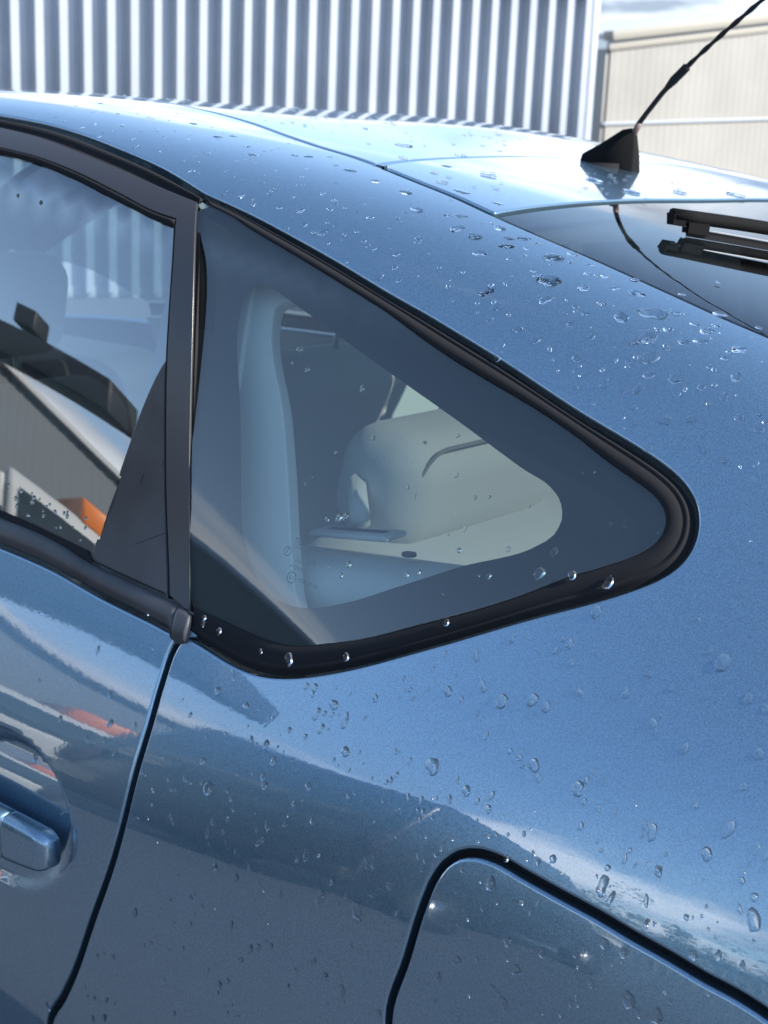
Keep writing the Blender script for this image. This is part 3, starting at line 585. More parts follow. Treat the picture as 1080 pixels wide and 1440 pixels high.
# grip and its cap
def grip(name, x0, x1, mat, parent, n=26, taper=True):
    V = []; F = []; k = 20
    for i in range(n+1):
        x = x0+(x1-x0)*i/n; q = (x-(-.330))/.108
        cz = .812-.055*(x+.335)-.002; hh = .0235*(1-.25*abs(q)**3) if taper else .02
        end = min(1., math.sqrt(max(0., 1-max(0., (abs(q)-.82)/.18)**2))+.02)
        hh *= .35+.65*end; th = .0125*(.25+.75*end); cy = -.016+.010*q*q
        for j in range(k):
            a = 2*math.pi*j/k; c, s = math.cos(a), math.sin(a); e = .45
            V.append((x, cy-th*math.copysign(abs(c)**e, c), cz+hh*math.copysign(abs(s)**e, s)))
    for i in range(n):
        for j in range(k): F.append((i*k+j, (i+1)*k+j, (i+1)*k+(j+1) % k, i*k+(j+1) % k))
    F.append(tuple(range(k))); F.append(tuple(range(n*k, (n+1)*k))[::-1])
    me = mesh_from(name, V, F)
    bm = bmesh.new(); bm.from_mesh(me); bmesh.ops.recalc_face_normals(bm, faces=bm.faces); bm.to_mesh(me); bm.free()
    return link(name, me, mat, parent)
grip('door_handle', -.440, -.2815, M['paint'], near_door); grip('handle_cap', -.2795, -.2255, M['paint'], near_door)

front_near = empty('front_door', (0, 0, 0), car); front_far = empty('front_door', (0, 0, 0), car)
panel('door_skin', [(-1.9, 5.25), (-1.0, 5.33), (-1.0, .55), (-1.9, .55)], M['paint'], front_near, gap=.005, step=.03, mirror=front_far)
fd = [p for p in drip if -2.25 < p[0] < -1.0]
panel('door_glass', join([(-1.07, 7.86), (-1.07, 5.72), (-1.9, 5.66), (-2.2, 7.2), (-1.95, 7.6), (-1.5, 7.8)]), M['door_pane'], front_near, off=-.005, edges=False, step=.04, mirror=front_far)
panel('pillar_film', join([(-1.0, 8.15), (-1.0, 5.45), (-1.07, 5.45), (-1.07, 8.12)]), M['black_film'], front_near, gap=.001, r=.002, step=.02, mirror=front_far)
band('belt_moulding', [(-1.9, 5.6), (-1.0, 5.62)], [(-1.9, 5.25), (-1.0, 5.33)], prof, M['trim'], front_near, n=30, mirror=front_far)
band('frame_seal', [(-2.2, 8.1), (-1.5, 8.3), (-1.0, 8.37)], [(-2.2, 7.2), (-1.5, 7.8), (-1.0, 7.86)], [(0, -.004), (.5, .001), (1, -.004)], M['rubber'], front_near, n=40, mirror=front_far)

# ---------------------------------------------------------------- quarter window
qw_near = empty('quarter_window', (0, 0, 0), car); qw_far = empty('quarter_window', (0, 0, 0), car)
panel('pane', glass_loop, M['pane'], qw_near, fn=G, r=.0008, off=-.0010, step=.014, depth=.002, mirror=qw_far)
panel('frit_band', shift_loop(glass_loop if area(glass_loop) > 0 else glass_loop[::-1], -.004), M['frit'], qw_near, holes=[frit_loop], fn=G, off=-.0048, edges=False, step=.014, mirror=qw_far)
go = spline(FT['glass'][:-6][::1]); 
gi = FT['glass'][1:32]; mo = FT['mouldout_top']
mo_s = soften(spline(mo, .004), 3.0); gi_s = soften(spline(gi, .004), 3.0)
band('moulding', mo_s, pair(mo_s, gi_s), [(0, -.006), (.06, -.005), (.13, -.0028), (.19, -.0006), (.27, -.0004), (.33, -.0014), (.37, -.0013), (.41, -.0004), (.7, .0), (.93, -.0002), (1, -.0014)], M['rubber'], qw_near, n=0, mirror=qw_far)
gl = FT['glass'][31:]+[FT['glass'][0]]; gd = FT['gapdoor'][::-1]
band('edge_seal', spline(gl), spline(gd), [(0, -.0022), (.75, -.0022), (.8, -.006), (1, -.008)], M['rubber'], qw_near, n=120, mirror=qw_far)

# ---------------------------------------------------------------- ground and the buildings across the yard
def asphalt():
    m, t, out = new_mat('asphalt'); p = t.nodes.new('ShaderNodeBsdfPrincipled'); t.links.new(p.outputs[0], out.inputs[0])
    tc = t.nodes.new('ShaderNodeTexCoord'); n1 = t.nodes.new('ShaderNodeTexNoise'); n1.inputs['Scale'].default_value = .4; n1.inputs['Detail'].default_value = 10
    t.links.new(tc.outputs['Object'], n1.inputs['Vector'])
    r = t.nodes.new('ShaderNodeValToRGB'); r.color_ramp.elements[0].color = (.05, .057, .070, 1); r.color_ramp.elements[1].color = (.095, .104, .122, 1)
    t.links.new(n1.outputs['Fac'], r.inputs[0]); t.links.new(r.outputs[0], p.inputs['Base Color'])
    r2 = t.nodes.new('ShaderNodeMapRange'); r2.inputs['To Min'].default_value = .35; r2.inputs['To Max'].default_value = .9; t.links.new(n1.outputs['Fac'], r2.inputs[0]); t.links.new(r2.outputs[0], p.inputs['Roughness'])
    n2 = t.nodes.new('ShaderNodeTexNoise'); n2.inputs['Scale'].default_value = 120; t.links.new(tc.outputs['Object'], n2.inputs['Vector'])
    b = t.nodes.new('ShaderNodeBump'); b.inputs['Strength'].default_value = .5; b.inputs['Distance'].default_value = .01; t.links.new(n2.outputs['Fac'], b.inputs['Height']); t.links.new(b.outputs[0], p.inputs['Normal'])
    return m
g = link('ground', mesh_from('ground', [(-900, -900, 0), (900, -900, 0), (900, 900, 0), (-900, 900, 0)], [(0, 1, 2, 3)], smooth=False), asphalt())
tag(g, kind='structure')
M['white_sheet'] = principled('white_profiled_sheet', (.31, .345, .40), .45, spec=.5, vary=(.9, .14))
M['cream_sheet'] = principled('cream_profiled_sheet', (.225, .218, .2), .6, vary=(.5, .12))
M['cream_trim'] = principled('cream_flashing', (.25, .235, .2), .5)
M['grey_trim'] = principled('grey_gutter', (.30, .33, .37), .4)
M['roof_sheet'] = principled('grey_roof_sheet', (.45, .46, .47), .5)

def profiled_sheet(name, a, b, z0, z1, normal, pitch, shape, mat, parent, thick=.0):
    """a sheet from a to b (x, y) with a repeating rib: shape is a list of (share of the pitch, depth)"""
    a = np.array(a, float); b = np.array(b, float); L = np.linalg.norm(b-a); t = (b-a)/L; nrm = np.array(normal)
    n = int(round(L/pitch)); V = []; F = []; xs = []
    for i in range(n):
        for s, d in shape: xs.append(((i+s)*L/n, d))
    xs.append((L, shape[0][1]))
    for z in (z0, z1):
        for s, d in xs: q = a+t*s+nrm*d; V.append((q[0], q[1], z))
    k = len(xs)
    for i in range(k-1): F.append((i, i+1, k+i+1, k+i))
    c = np.cross(np.array(V[1])-V[0], np.array(V[k])-V[0])
    if c[0]*nrm[0]+c[1]*nrm[1] < 0: F = [f[::-1] for f in F]
    return link(name, mesh_from(name, V, F, smooth=False), mat, parent)
wall_t = np.array([.487, .873]); wall_t /= np.linalg.norm(wall_t); wall_n = np.array([wall_t[1], -wall_t[0]])
corner = np.array([-6.83, 12.42])-wall_t*.36; WALL_TOP = 2.99
bld = tag(empty('profiled_metal_building', (corner[0], corner[1], 0)), 'white building clad in deep vertical ribbed metal sheet behind the blue car', 'building')
rib = [(0, 0), (.19, 0), (.22, .006), (.25, 0), (.46, 0), (.52, .12), (.86, .12), (.92, 0)]
PITCH = .205; SHEET = PITCH*5
for i in range(11):
    p1 = corner-wall_t*SHEET*i-np.array([corner[0], corner[1]])*0; p0 = corner-wall_t*SHEET*(i+1)
    o = profiled_sheet('cladding_sheet', p0-corner, p1-corner+wall_t*0, .05, WALL_TOP, wall_n, PITCH, rib, M['white_sheet'], bld)
def wall_box(name, along0, along1, out0, out1, z0, z1, mat, parent, t=wall_t, n=wall_n, bevel=.004):
    m = box_mesh(name, (along1-along0, out1-out0, z1-z0), bevel=bevel)
    o = link(name, m, mat, parent); c = t*(along0+along1)/2+n*(out0+out1)/2
    o.location = (c[0], c[1], (z0+z1)/2); o.rotation_euler = (0, 0, math.atan2(t[1], t[0])); return o
wall_box('corner_trim', -.02, .055, -.25, .125, .02, WALL_TOP, M['white_sheet'], bld)
wall_box('gutter', -11.5, .16, -.12, .115, WALL_TOP-.02, WALL_TOP+.11, M['grey_trim'], bld)
wall_box('end_wall', -.02, .04, -7.4, -.26, .02, WALL_TOP-.04, M['white_sheet'], bld)
wall_box('roof', -11.4, .1, -7.5, -.13, WALL_TOP-.03, WALL_TOP+.05, M['roof_sheet'], bld)
wall_box('plinth', -11.3, .05, -.2, .02, 0, .1, M['grey_trim'], bld)

# cream building further off
# gable end wall, receding to the right of the yard and lit by the sun
view_f, view_r = np.array([-.616, .788]), np.array([.788, .616])
q0 = CAM[:2]+36*view_f+5.0*view_r; ct = view_r*math.cos(R(32))+view_f*math.sin(R(32)); cn = np.array([ct[1], -ct[0]])
cb = tag(empty('cream_building', (q0[0], q0[1], 0)), 'long cream profiled metal building in the sun behind the car aerial', 'building')
crib = [(0, 0), (.55, 0), (.65, .006), (.85, .006), (.95, 0)]
RAKE = .155
def cream_sheets(z0, rise0, z1, rise1):
    for i in range(0, 9):
        o = profiled_sheet('wall_sheet', ct*1.8*i, ct*1.8*(i+1), 0, 1, cn, .225, crib, M['cream_sheet'], cb)
        for v in o.data.vertices:                                   # follow the rake
            s_ = v.co.x*ct[0]+v.co.y*ct[1]; v.co.z = z0+rise0*s_ if v.co.z < .5 else z1+rise1*s_
cream_sheets(2.18, RAKE*.42, 3.86, RAKE); cream_sheets(0, 0, 2.12, RAKE*.42)
def raked_box(name, out0, out1, z0, z1, rise, mat):
    L = 16.4; c = ct*L/2+cn*(out0+out1)/2
    o = link(name, box_mesh(name, (L*math.sqrt(1+rise*rise), out1-out0, z1-z0), bevel=.006), mat, cb)
    o.location = (c[0]-ct[0]*.1, c[1]-ct[1]*.1, (z0+z1)/2+rise*L/2); o.rotation_euler = (0, -math.atan(rise), math.atan2(ct[1], ct[0])); return o
raked_box('joint_trim', -.02, .05, 2.115, 2.185, RAKE*.42, M['grey_trim'])
raked_box('verge_flashing', -.05, .06, 3.85, 4.0, RAKE, M['cream_trim'])
raked_box('verge_gap', -.05, .03, 4.0, 4.08, RAKE, M['grey_trim'])
raked_box('roof_edge', -.2, .16, 4.08, 4.30, RAKE, M['cream_trim'])
raked_box('roof', -14, -.2, 4.12, 4.26, RAKE, M['roof_sheet'])
wall_box('side_wall', -.1, .1, -14, -.05, 0, 3.9, M['cream_sheet'], cb, ct, cn)

# ---------------------------------------------------------------- inside the blue car
def soft(name, size, centre, bevel, mat, parent, tilt=0., seg=5, mirror=False):
    bm = bmesh.new(); bmesh.ops.create_cube(bm, size=1)
    for v in bm.verts: v.co = Vector((v.co.x*size[0], v.co.y*size[1], v.co.z*size[2]))
    bmesh.ops.bevel(bm, geom=bm.edges[:], offset=bevel, segments=seg, profile=.5, affect='EDGES')
    bmesh.ops.rotate(bm, verts=bm.verts, matrix=Matrix.Rotation(tilt, 3, 'Y'))
    bmesh.ops.translate(bm, verts=bm.verts, vec=Vector(centre))
    for f in bm.faces: f.smooth = True
    me = bpy.data.meshes.new(name); bm.to_mesh(me); bm.free(); o = link(name, me, mat, parent)
    return o
rear_seat = empty('rear_seat', (0, 0, 0), car)
soft('backrest', (.17, 1.30, .62), (-.17, .87, .78), .06, M['cloth'], rear_seat, R(18))
soft('cushion', (.5, 1.30, .18), (-.5, .87, .52), .06, M['cloth'], rear_seat)
for y in (.44, .87, 1.30):
    h = soft('headrest', (.11, .31 if y != .87 else .24, .125), (-.105, y, 1.128), .045, M['cloth'], rear_seat, R(12), seg=6)
    for d in (-.05, .05): link('headrest_post', tube_mesh('headrest_post', [(-.115, y+d, 1.0), (-.108, y+d, 1.12)], .006, 8), M['steel'], rear_seat)
for y in (.45, 1.29):
    fs = empty('front_seat', (0, 0, 0), car)
    soft('backrest', (.15, .50, .60), (-1.02, y, .80), .06, M['cloth'], fs, R(16))
    soft('headrest', (.09, .26, .15), (-.935, y, 1.215), .042, M['cloth'], fs, R(10), seg=6)
    soft('cushion', (.52, .52, .16), (-1.35, y, .50), .05, M['cloth'], fs)
    for d in (-.06, .06): link('headrest_post', tube_mesh('headrest_post', [(-.955, y+d, 1.02), (-.935, y+d, 1.2)], .006, 8), M['steel'], fs)
def piping(parent, x, y0, y1, z0, z1, r_, lean):
    c = min(.05, (z1-z0)/2.2); pts = []
    for (cy, cz, a0) in ((y1-c, z1-c, 0), (y0+c, z1-c, 90), (y0+c, z0+c, 180), (y1-c, z0+c, 270)):
        for a in np.radians(np.arange(a0, a0+91, 15)): pts.append((cy+c*math.cos(a), cz+c*math.sin(a)))
    pts.append(pts[0]); zm = (z0+z1)/2
    link('piping', tube_mesh('piping', [(x+(pz-zm)*math.tan(lean), py, pz) for py, pz in pts], r_, 6, cap=False), M['seam_thread'], parent)
M['seam_thread'] = principled('grey_seat_piping', (.20, .20, .20), .8)
for y, hw in ((.44, .155), (.87, .12), (1.30, .155)): piping(rear_seat, -.058, y-hw+.022, y+hw-.022, 1.085, 1.171, .0022, R(12))
for y in (.62, 1.12): link('seam', tube_mesh('seam', [(-.083+.0*k, y, 1.055-.05*k) for k in range(8)], .0025, 6), M['seam_thread'], rear_seat)
soft('parcel_cover', (.62, 1.26, .02), (.24, .87, 1.0), .008, M['liner'], car)
soft('dashboard', (.5, 1.4, .3), (-1.95, .87, .82), .08, M['dark_in'], car)
soft('floor_pan', (3.2, 1.5, .06), (-.9, .87, .27), .02, M['dark_in'], car)
whl = empty('steering_wheel', (0, 0, 0), car)
ring = [(-1.62+.07*math.sin(a)*.5, .45+.18*math.cos(a), .93+.17*math.sin(a)) for a in np.linspace(0, 2*math.pi, 33)]
link('rim', tube_mesh('rim', ring, .014, 8, cap=False), M['dark_in'], whl); soft('hub', (.06, .12, .10), (-1.65, .45, .93), .02, M['dark_in'], whl)
# inner linings on the skin, a few centimetres in
panel('headliner', [(-1.7, 8.4), (-.1, 8.5), (.0, 9.2), (.0, 12.8), (-.1, 13.5), (-1.7, 13.6)], M['liner'], car, off=-.03, edges=False, step=.06)
in_hole = spline([(-.16, 7.1), (-.163, 7.25), (-.15, 7.36), (-.115, 7.36), (-.03, 7.2), (.083, 6.98), (.1525, 6.84), (.19, 6.74), (.215, 6.55), (.21, 6.3), (.19, 6.15), (.13, 5.85), (.03, 5.4), (-.01, 5.25), (-.035, 5.3), (-.055, 5.5), (-.075, 5.85), (-.10, 6.3), (-.12, 6.6)], closed=True)
panel('pillar_trim', join([(-.25, 8.4), (-.10, 8.5), (.3, 8.35), (.62, 8.3), (.62, 2.3), (-.02, 2.3), (-.02, 4.9), (-.18, 5.0), (-.215, 6.0), (-.245, 7.0)]), M['liner'], car, holes=[in_hole], off=-.034, r=.0025, depth=.012, step=.025, mirror=True)
panel('door_lining', [(-.95, 5.5), (-.16, 5.0), (-.16, 1.5), (-.95, 1.5)], M['liner'], car, off=-.06, edges=False, step=.08, mirror=True)
panel('door_lining', [(-1.85, 5.5), (-1.03, 5.5), (-1.03, 1.5), (-1.85, 1.5)], M['liner'], car, off=-.06, edges=False, step=.08, mirror=True)
panel('pillar_lining', [(-1.06, 8.3), (-.99, 8.3), (-.97, 5.3), (-1.09, 5.3)], M['liner'], car, off=-.04, r=.005, step=.04, mirror=True)
panel('sail_lining', [(-.30, 7.6), (-.20, 7.8), (-.15, 5.1), (-.29, 5.1)], M['liner'], car, off=-.03, r=.004, step=.03, mirror=True)
# shoulder belt outlet on the window shelf, and the belt
for my in (0, 1):
    Y = (lambda y: 1.74-y) if my else (lambda y: y)
    bel = empty('belt_outlet', (0, 0, 0), car)
    soft('shelf', (.46, .11, .10), (.06, Y(.215), 1.045), .03, M['liner'], bel, R(-6), seg=6)
    loop = [(-.075+.055*math.cos(a), Y(.235+.016*math.sin(a)), 1.104+.005*math.sin(a)+.008*math.cos(a)) for a in np.linspace(0, 2*math.pi, 25)]
    soft('bezel', (.095, .034, .006), (-.07, Y(.235), 1.1015), .0028, M['liner'], bel, R(-8), seg=4); soft('belt_slot', (.07, .009, .002), (-.07, Y(.236), 1.1045), .001, M['dark_in'], bel, R(-8), seg=2)
    link('buckle_hole', tube_mesh('buckle_hole', [(.0, Y(.225), 1.0965), (.0, Y(.225), 1.099)], .007, 12), M['dark_in'], bel)
    link('belt_webbing', tube_mesh('belt_webbing', [(-.075, Y(.245), 1.11), (-.11, Y(.28), 1.135), (-.16, Y(.34), 1.07), (-.2, Y(.37), .95)], .011, 6), M['cloth'], bel)

# ---------------------------------------------------------------- aerial, wiper, wheels, glass marking
aer = empty('aerial', (0, 0, 0), car)
AY = .95
bm = bmesh.new()
prof_a = [(-.282, 1.430), (-.275, 1.4605), (-.250, 1.474), (-.222, 1.4915), (-.210, 1.4935), (-.204, 1.489), (-.200, 1.460), (-.199, 1.430)]
wid = [.015, .013, .009, .005, .0045, .005, .009, .014]
rows = []
for (x, z), w in zip(prof_a, wid): rows.append([bm.verts.new((x, AY+w*k, z-(.0025 if abs(k) == 1 else 0))) for k in (-1, -.5, 0, .5, 1)])
for a, b in zip(rows, rows[1:]):
    for k in range(4): bm.faces.new((a[k], a[k+1], b[k+1], b[k]))
for k in (0, 4): bm.faces.new([r[k] for r in (rows if k == 0 else rows[::-1])])
bmesh.ops.recalc_face_normals(bm, faces=bm.faces)
for f in bm.faces: f.smooth = True
me = bpy.data.meshes.new('base'); bm.to_mesh(me); bm.free(); link('base', me, M['wiper'], aer)
link('base_pad', tube_mesh('base_pad', [(-.243, AY, 1.425), (-.243, AY, 1.4475)], [.034, .030], 24), M['rubber'], aer)
mp = [(-.2055, 1.488), (-.2005, 1.499), (-.190, 1.513), (-.170, 1.538), (-.152, 1.5575), (-.145, 1.564), (-.138, 1.571), (-.12, 1.5875), (-.09, 1.613), (-.044, 1.650), (.0, 1.683), (.06, 1.722), (.13, 1.762), (.21, 1.80)]
tt = np.linspace(0, 1, 140); d = np.linspace(0, 1, len(mp)); px_ = np.interp(tt, d, [p[0] for p in mp]); pz_ = np.interp(tt, d, [p[1] for p in mp])
path = [(x, AY, z) for x, z in zip(px_, pz_)]; rad = []
for x in px_:
    r_ = .0034 if x < -.155 else (.0058 if x < -.138 else .0024)
    if -.165 < x < -.155: r_ = .0034+(x+.165)/.01*.0024
    if x > -.138: r_ = .0024+.0011*(.5+.5*math.sin((x+.138)*330))
    rad.append(r_)
link('mast', tube_mesh('mast', path, rad, 12), M['rubber'], aer)
link('mast_collar', tube_mesh('mast_collar', [(-.2075, AY, 1.484), (-.199, AY, 1.5005)], .0042, 12), principled('worn_collar', (.10, .06, .05), .5), aer)

wip = empty('rear_wiper', (0, 0, 0), car)
w0 = np.array([.066, .552]); wd = np.array([.545, .838])
def skin_z(x, y):
    a, b = 7., 11.
    flipy = y > .87; yy = 1.74-y if flipy else y
    for _ in range(40):
        m = (a+b)/2
        if S(x, m)[1] < yy: a = m
        else: b = m
    return S(x, (a+b)/2)[2]
def wpt(s, side, h):
    p = w0+wd*s+np.array([wd[1], -wd[0]])*side; return (p[0], p[1], skin_z(*(w0+wd*s))-.002+h)
def wbar(name, s0, s1, outline, mat, n=14, lift=lambda s: 0.):
    V = []; F = []; k = len(outline)
    for i in range(n+1):
        s = s0+(s1-s0)*i/n
        for a, h in outline: V.append(wpt(s, a, h+lift(s)))
    for i in range(n):
        for j in range(k): F.append((i*k+j, i*k+(j+1) % k, (i+1)*k+(j+1) % k, (i+1)*k+j))
    F.append(tuple(range(k))[::-1]); F.append(tuple(range(n*k, (n+1)*k)))
    me = mesh_from(name, V, F, smooth=False)
    bm = bmesh.new(); bm.from_mesh(me); bmesh.ops.recalc_face_normals(bm, faces=bm.faces); bm.to_mesh(me); bm.free()
    return link(name, me, mat, wip)
arc = lambda s: .004*math.sin(min(max(s/.36, 0), 1)*math.pi)
wbar('blade_frame', 0, .36, [(-.006, .0125), (-.0088, .0155), (-.009, .020), (-.006, .0248), (.0, .0262), (.006, .0248), (.009, .019), (.0065, .0125)], M['wiper'], lift=arc).data.polygons.foreach_set('use_smooth', [True]*(14*8+2))
wbar('blade_frame_end', -.002, .012, [(-.0065, .0095), (-.0085, .021), (.0085, .021), (.0065, .0095)], M['wiper'], n=2)
wbar('blade_clip', .016, .04, [(-.0065, .004), (-.0075, .0195), (.0075, .0195), (.0065, .004)], M['wiper'], n=3)
wbar('spring_steel', .004, .36, [(-.003, .0095), (-.003, .0105), (.003, .0105), (.003, .0095)], M['steel'], n=14)
wbar('rubber_blade', .018, .355, [(-.0012, .0005), (-.0025, .006), (-.0042, .0088), (.0042, .0088), (.0025, .006), (.0012, .0005)], M['rubber'], n=14)
wbar('wiper_arm', .19, .62, [(-.008, .024), (-.010, .030), (-.006, .036), (.006, .036), (.010, .030), (.008, .024)], M['wiper'], n=10)

def wheel(x, y, face):
    w = empty('wheel', (x, y, .315), car)
    seg = 48; prof_w = [(.20, .10), (.29, .105), (.312, .085), (.316, .03), (.316, -.03), (.312, -.085), (.29, -.105), (.20, -.10)]
    V = [(r_*math.cos(2*math.pi*k/seg), t, r_*math.sin(2*math.pi*k/seg)) for r_, t in prof_w for k in range(seg)]
    F = [(i*seg+k, i*seg+(k+1) % seg, (i+1)*seg+(k+1) % seg, (i+1)*seg+k) for i in range(len(prof_w)-1) for k in range(seg)]
    link('tyre', mesh_from('tyre', V, F), M['tyre'], w)
    V = [(r_*math.cos(2*math.pi*k/seg), t*face, r_*math.sin(2*math.pi*k/seg)) for r_, t in ((.205, .10), (.20, .085), (.185, .08), (.03, .07), (.0, .07)) for k in range(seg)]
    F = [(i*seg+k, i*seg+(k+1) % seg, (i+1)*seg+(k+1) % seg, (i+1)*seg+k) for i in range(4) for k in range(seg)]
    link('rim', mesh_from('rim', V, F), M['dark_in'], w)
    for k in range(10):
        a = 2*math.pi*k/10+.1
        m = box_mesh('spoke', (.165, .02, .038), (.105, face*.083, 0), .006); m.transform(Matrix.Rotation(a, 4, 'Y')); link('spoke', m, M['alloy'], w)
    link('hub_cap', tube_mesh('hub_cap', [(0, face*.07, 0), (0, face*.098, 0)], [.045, .038], 24), M['alloy'], w)
    link('rim_edge', tube_mesh('rim_edge', [(.197*math.cos(b), face*.092, .197*math.sin(b)) for b in np.linspace(0, 2*math.pi, 49)], .009, 8, cap=False), M['alloy'], w)
for x in (WC[0], WC[0]-2.7):
    for y, f in ((.115, -1), (1.625, 1)): wheel(x, y, f)
panel('arch_liner', [(-.30, .3), (.49, .3), (.49, 2.05), (-.30, 2.05)], M['gap'], car, off=-.055, edges=False, step=.05, mirror=True)

# printed marking in the corner of the quarter window
mk = empty('glass_marking', (0, 0, 0), qw_near)
def surf_frame(u, v, u2, v2):
    p = G(u, v)-normal_map(u, v, G)*.0006; q = G(u2, v2)-normal_map(u2, v2, G)*.0006
    ex = (q-p); L = np.linalg.norm(ex); ex /= L; n = normal_map(u, v, S); ey = np.cross(n, ex); return p, ex, ey, n, L
def mark_text(txt, a, b, height=None, mat=M['mark']):
    p, ex, ey, n, L = surf_frame(*a, *b)
    cu = bpy.data.curves.new('marking', 'FONT'); cu.body = txt; cu.size = 1; cu.resolution_u = 2
    ob = bpy.data.objects.new('tmp_text', cu); COL.objects.link(ob); dg = bpy.context.evaluated_depsgraph_get()
    me = bpy.data.meshes.new_from_object(ob.evaluated_get(dg)); bpy.data.objects.remove(ob)
    xs = [v.co.x for v in me.vertices]; w = max(xs)-min(xs); s = L/w; sy = height/.7 if height else s; x0 = min(xs)
    for v in me.vertices:
        c = p+ex*(v.co.x-x0)*s+ey*v.co.y*sy-n*.001; v.co = c
    return link('lettering', me, mat, mk)
def mark_ring(a, r_):
    p, ex, ey, n, L = surf_frame(*a, a[0]+.02, a[1]); k = 32; V = []; F = []
    for rr in (r_, r_*.84):
        for i in range(k): w = 2*math.pi*i/k; V.append(p-n*.001+(ex*math.cos(w)+ey*math.sin(w))*rr)
    F = [(i, (i+1) % k, k+(i+1) % k, k+i) for i in range(k)]
    return link('ring', mesh_from('ring', V, F, smooth=False), mat_mark, mk)
mat_mark = M['mark']
mark_text('TOYOTA', (-.047, 5.928), (-.0186, 5.908), .0058)
mark_text('UV', (-.0274, 5.798), (-.0166, 5.789), .0066)
mark_ring((-.0391, 5.665), .0052); mark_text('E1', (-.0415, 5.648), (-.0372, 5.646), .0036)
mark_text('43R', (-.0318, 5.648), (-.0215, 5.636), .0040); mark_text('00286', (-.0200, 5.634), (-.0075, 5.620), .0036)
mark_ring((-.0514, 5.861), .0042); mark_text('/', (-.0530, 5.845), (-.0500, 5.845), .006)
mark_text('LAMISAFE', (-.0440, 5.895), (-.0270, 5.883), .0022); mark_text('AS2', (-.0404, 5.797), (-.0320, 5.79), .0030)
mark_text('M202', (-.0440, 5.745), (-.0290, 5.732), .0030)
# scuffs on the sail panel
for a, b in (((-.238, 5.56), (-.188, 5.80)), ((-.226, 6.16), (-.2215, 6.30)), ((-.2495, 6.02), (-.2475, 6.09))):
    q = [(a[0]+(b[0]-a[0])*k/6, a[1]+(b[1]-a[1])*k/6) for k in range(7)]
    A_ = shift_open(q, .0003); B_ = shift_open(q, -.0003); band('scuff', A_, B_, [(0, -.0011), (.5, -.0008), (1, -.0011)], M['gap'], near_door, n=7, ends=False)

# ---------------------------------------------------------------- the yard on the photographer's side (seen in the reflections)
M['van_paint'] = principled('near_black_van_paint', (.012, .012, .014), .25, coat=1.)
M['dark_glass'] = principled('dark_van_glass', (.02, .025, .025), .03, coat=1.)
M['white_paint'] = principled('white_truck_paint', (.5, .51, .50), .35, coat=.5)
M['orange'] = principled('orange_crane_paint', (.62, .17, .03), .4)
M['dark_steel'] = principled('dark_painted_steel', (.02, .021, .024), .5)
M['yard_wall'] = principled('pale_grey_profiled_sheet', (.15, .165, .18), .5)
M['lamp_glass'] = principled('lamp_glass', (.03, .006, .006), .15, coat=1.)
M['bark'] = principled('bark', (.07, .05, .035), .9, bump=(30, .5, .02))
M['leaf'] = principled('leaf', (.055, .085, .03), .6, vary=(2., .4))

def local(parent, name, mesh, mat): return link(name, mesh, mat, parent)
# dark van, tail towards the blue car
van = tag(empty('dark_van', (-2.62, -2.95, 0)), 'near black small van reflected in the lower corner of the quarter window', 'van')
side_prof = [(-4.3, .35), (-4.35, .75), (-4.2, .98), (-3.5, 1.12), (-2.85, 1.85), (-2.4, 2.05), (-1.0, 2.15), (-.2, 2.13), (-.05, 2.03), (.0, 1.2), (.04, .6), (.02, .32)]
local(van, 'body', prism_mesh('body', side_prof, -.72, .72, axis=0, bevel=.05), M['van_paint'])
def slab(parent, name, size, c, mat, bevel=.01, rot=None): return local(parent, name, box_mesh(name, size, c, bevel, rot=rot), mat)
slab(van, 'rear_window', (1.14, .03, .48), (0, .002, 1.55), M['dark_glass'], .008, Matrix.Rotation(R(4), 3, 'X'))
slab(van, 'rear_bumper', (1.42, .12, .22), (0, .06, .48), M['dark_steel'], .03)
for sx in (-1, 1):
    slab(van, 'tail_lamp', (.10, .05, .42), (sx*.66, .0, 1.12), M['lamp_glass'], .015)
    slab(van, 'side_window', (.03, 1.0, .46), (sx*.722, -.85, 1.52), M['dark_glass'], .01); slab(van, 'side_window', (.03, .9, .46), (sx*.722, -2.0, 1.50), M['dark_glass'], .01)
    for y in (-.75, -3.45):
        w = empty('wheel', (sx*.66, y, .31), van)
        local(w, 'tyre', tube_mesh('tyre', [(-.1, 0, 0), (.1, 0, 0)], .31, 28), M['tyre']); local(w, 'rim', tube_mesh('rim', [(-.105, 0, 0), (.105, 0, 0)], .2, 20), M['alloy'])
slab(van, 'number_plate', (.5, .02, .11), (0, .055, .78), M['dark_steel'], .004)

# overhead height-limit beam on two posts
gan = tag(empty('overhead_beam', (-10.85, -5.6, 0)), 'dark overhead beam on posts crossing the rear door glass reflection', 'beam')
slab(gan, 'beam', (9.6, .3, .34), (0, 0, 3.55), M['dark_steel'], .02)
for x in (-4.6, 2.6): slab(gan, 'post', (.14, .14, 3.38), (x, 0, 1.69), M['dark_steel'], .01)
slab(gan, 'lamp_box', (.3, .2, .22), (3.6, .0, 3.9), M['dark_steel'], .02)

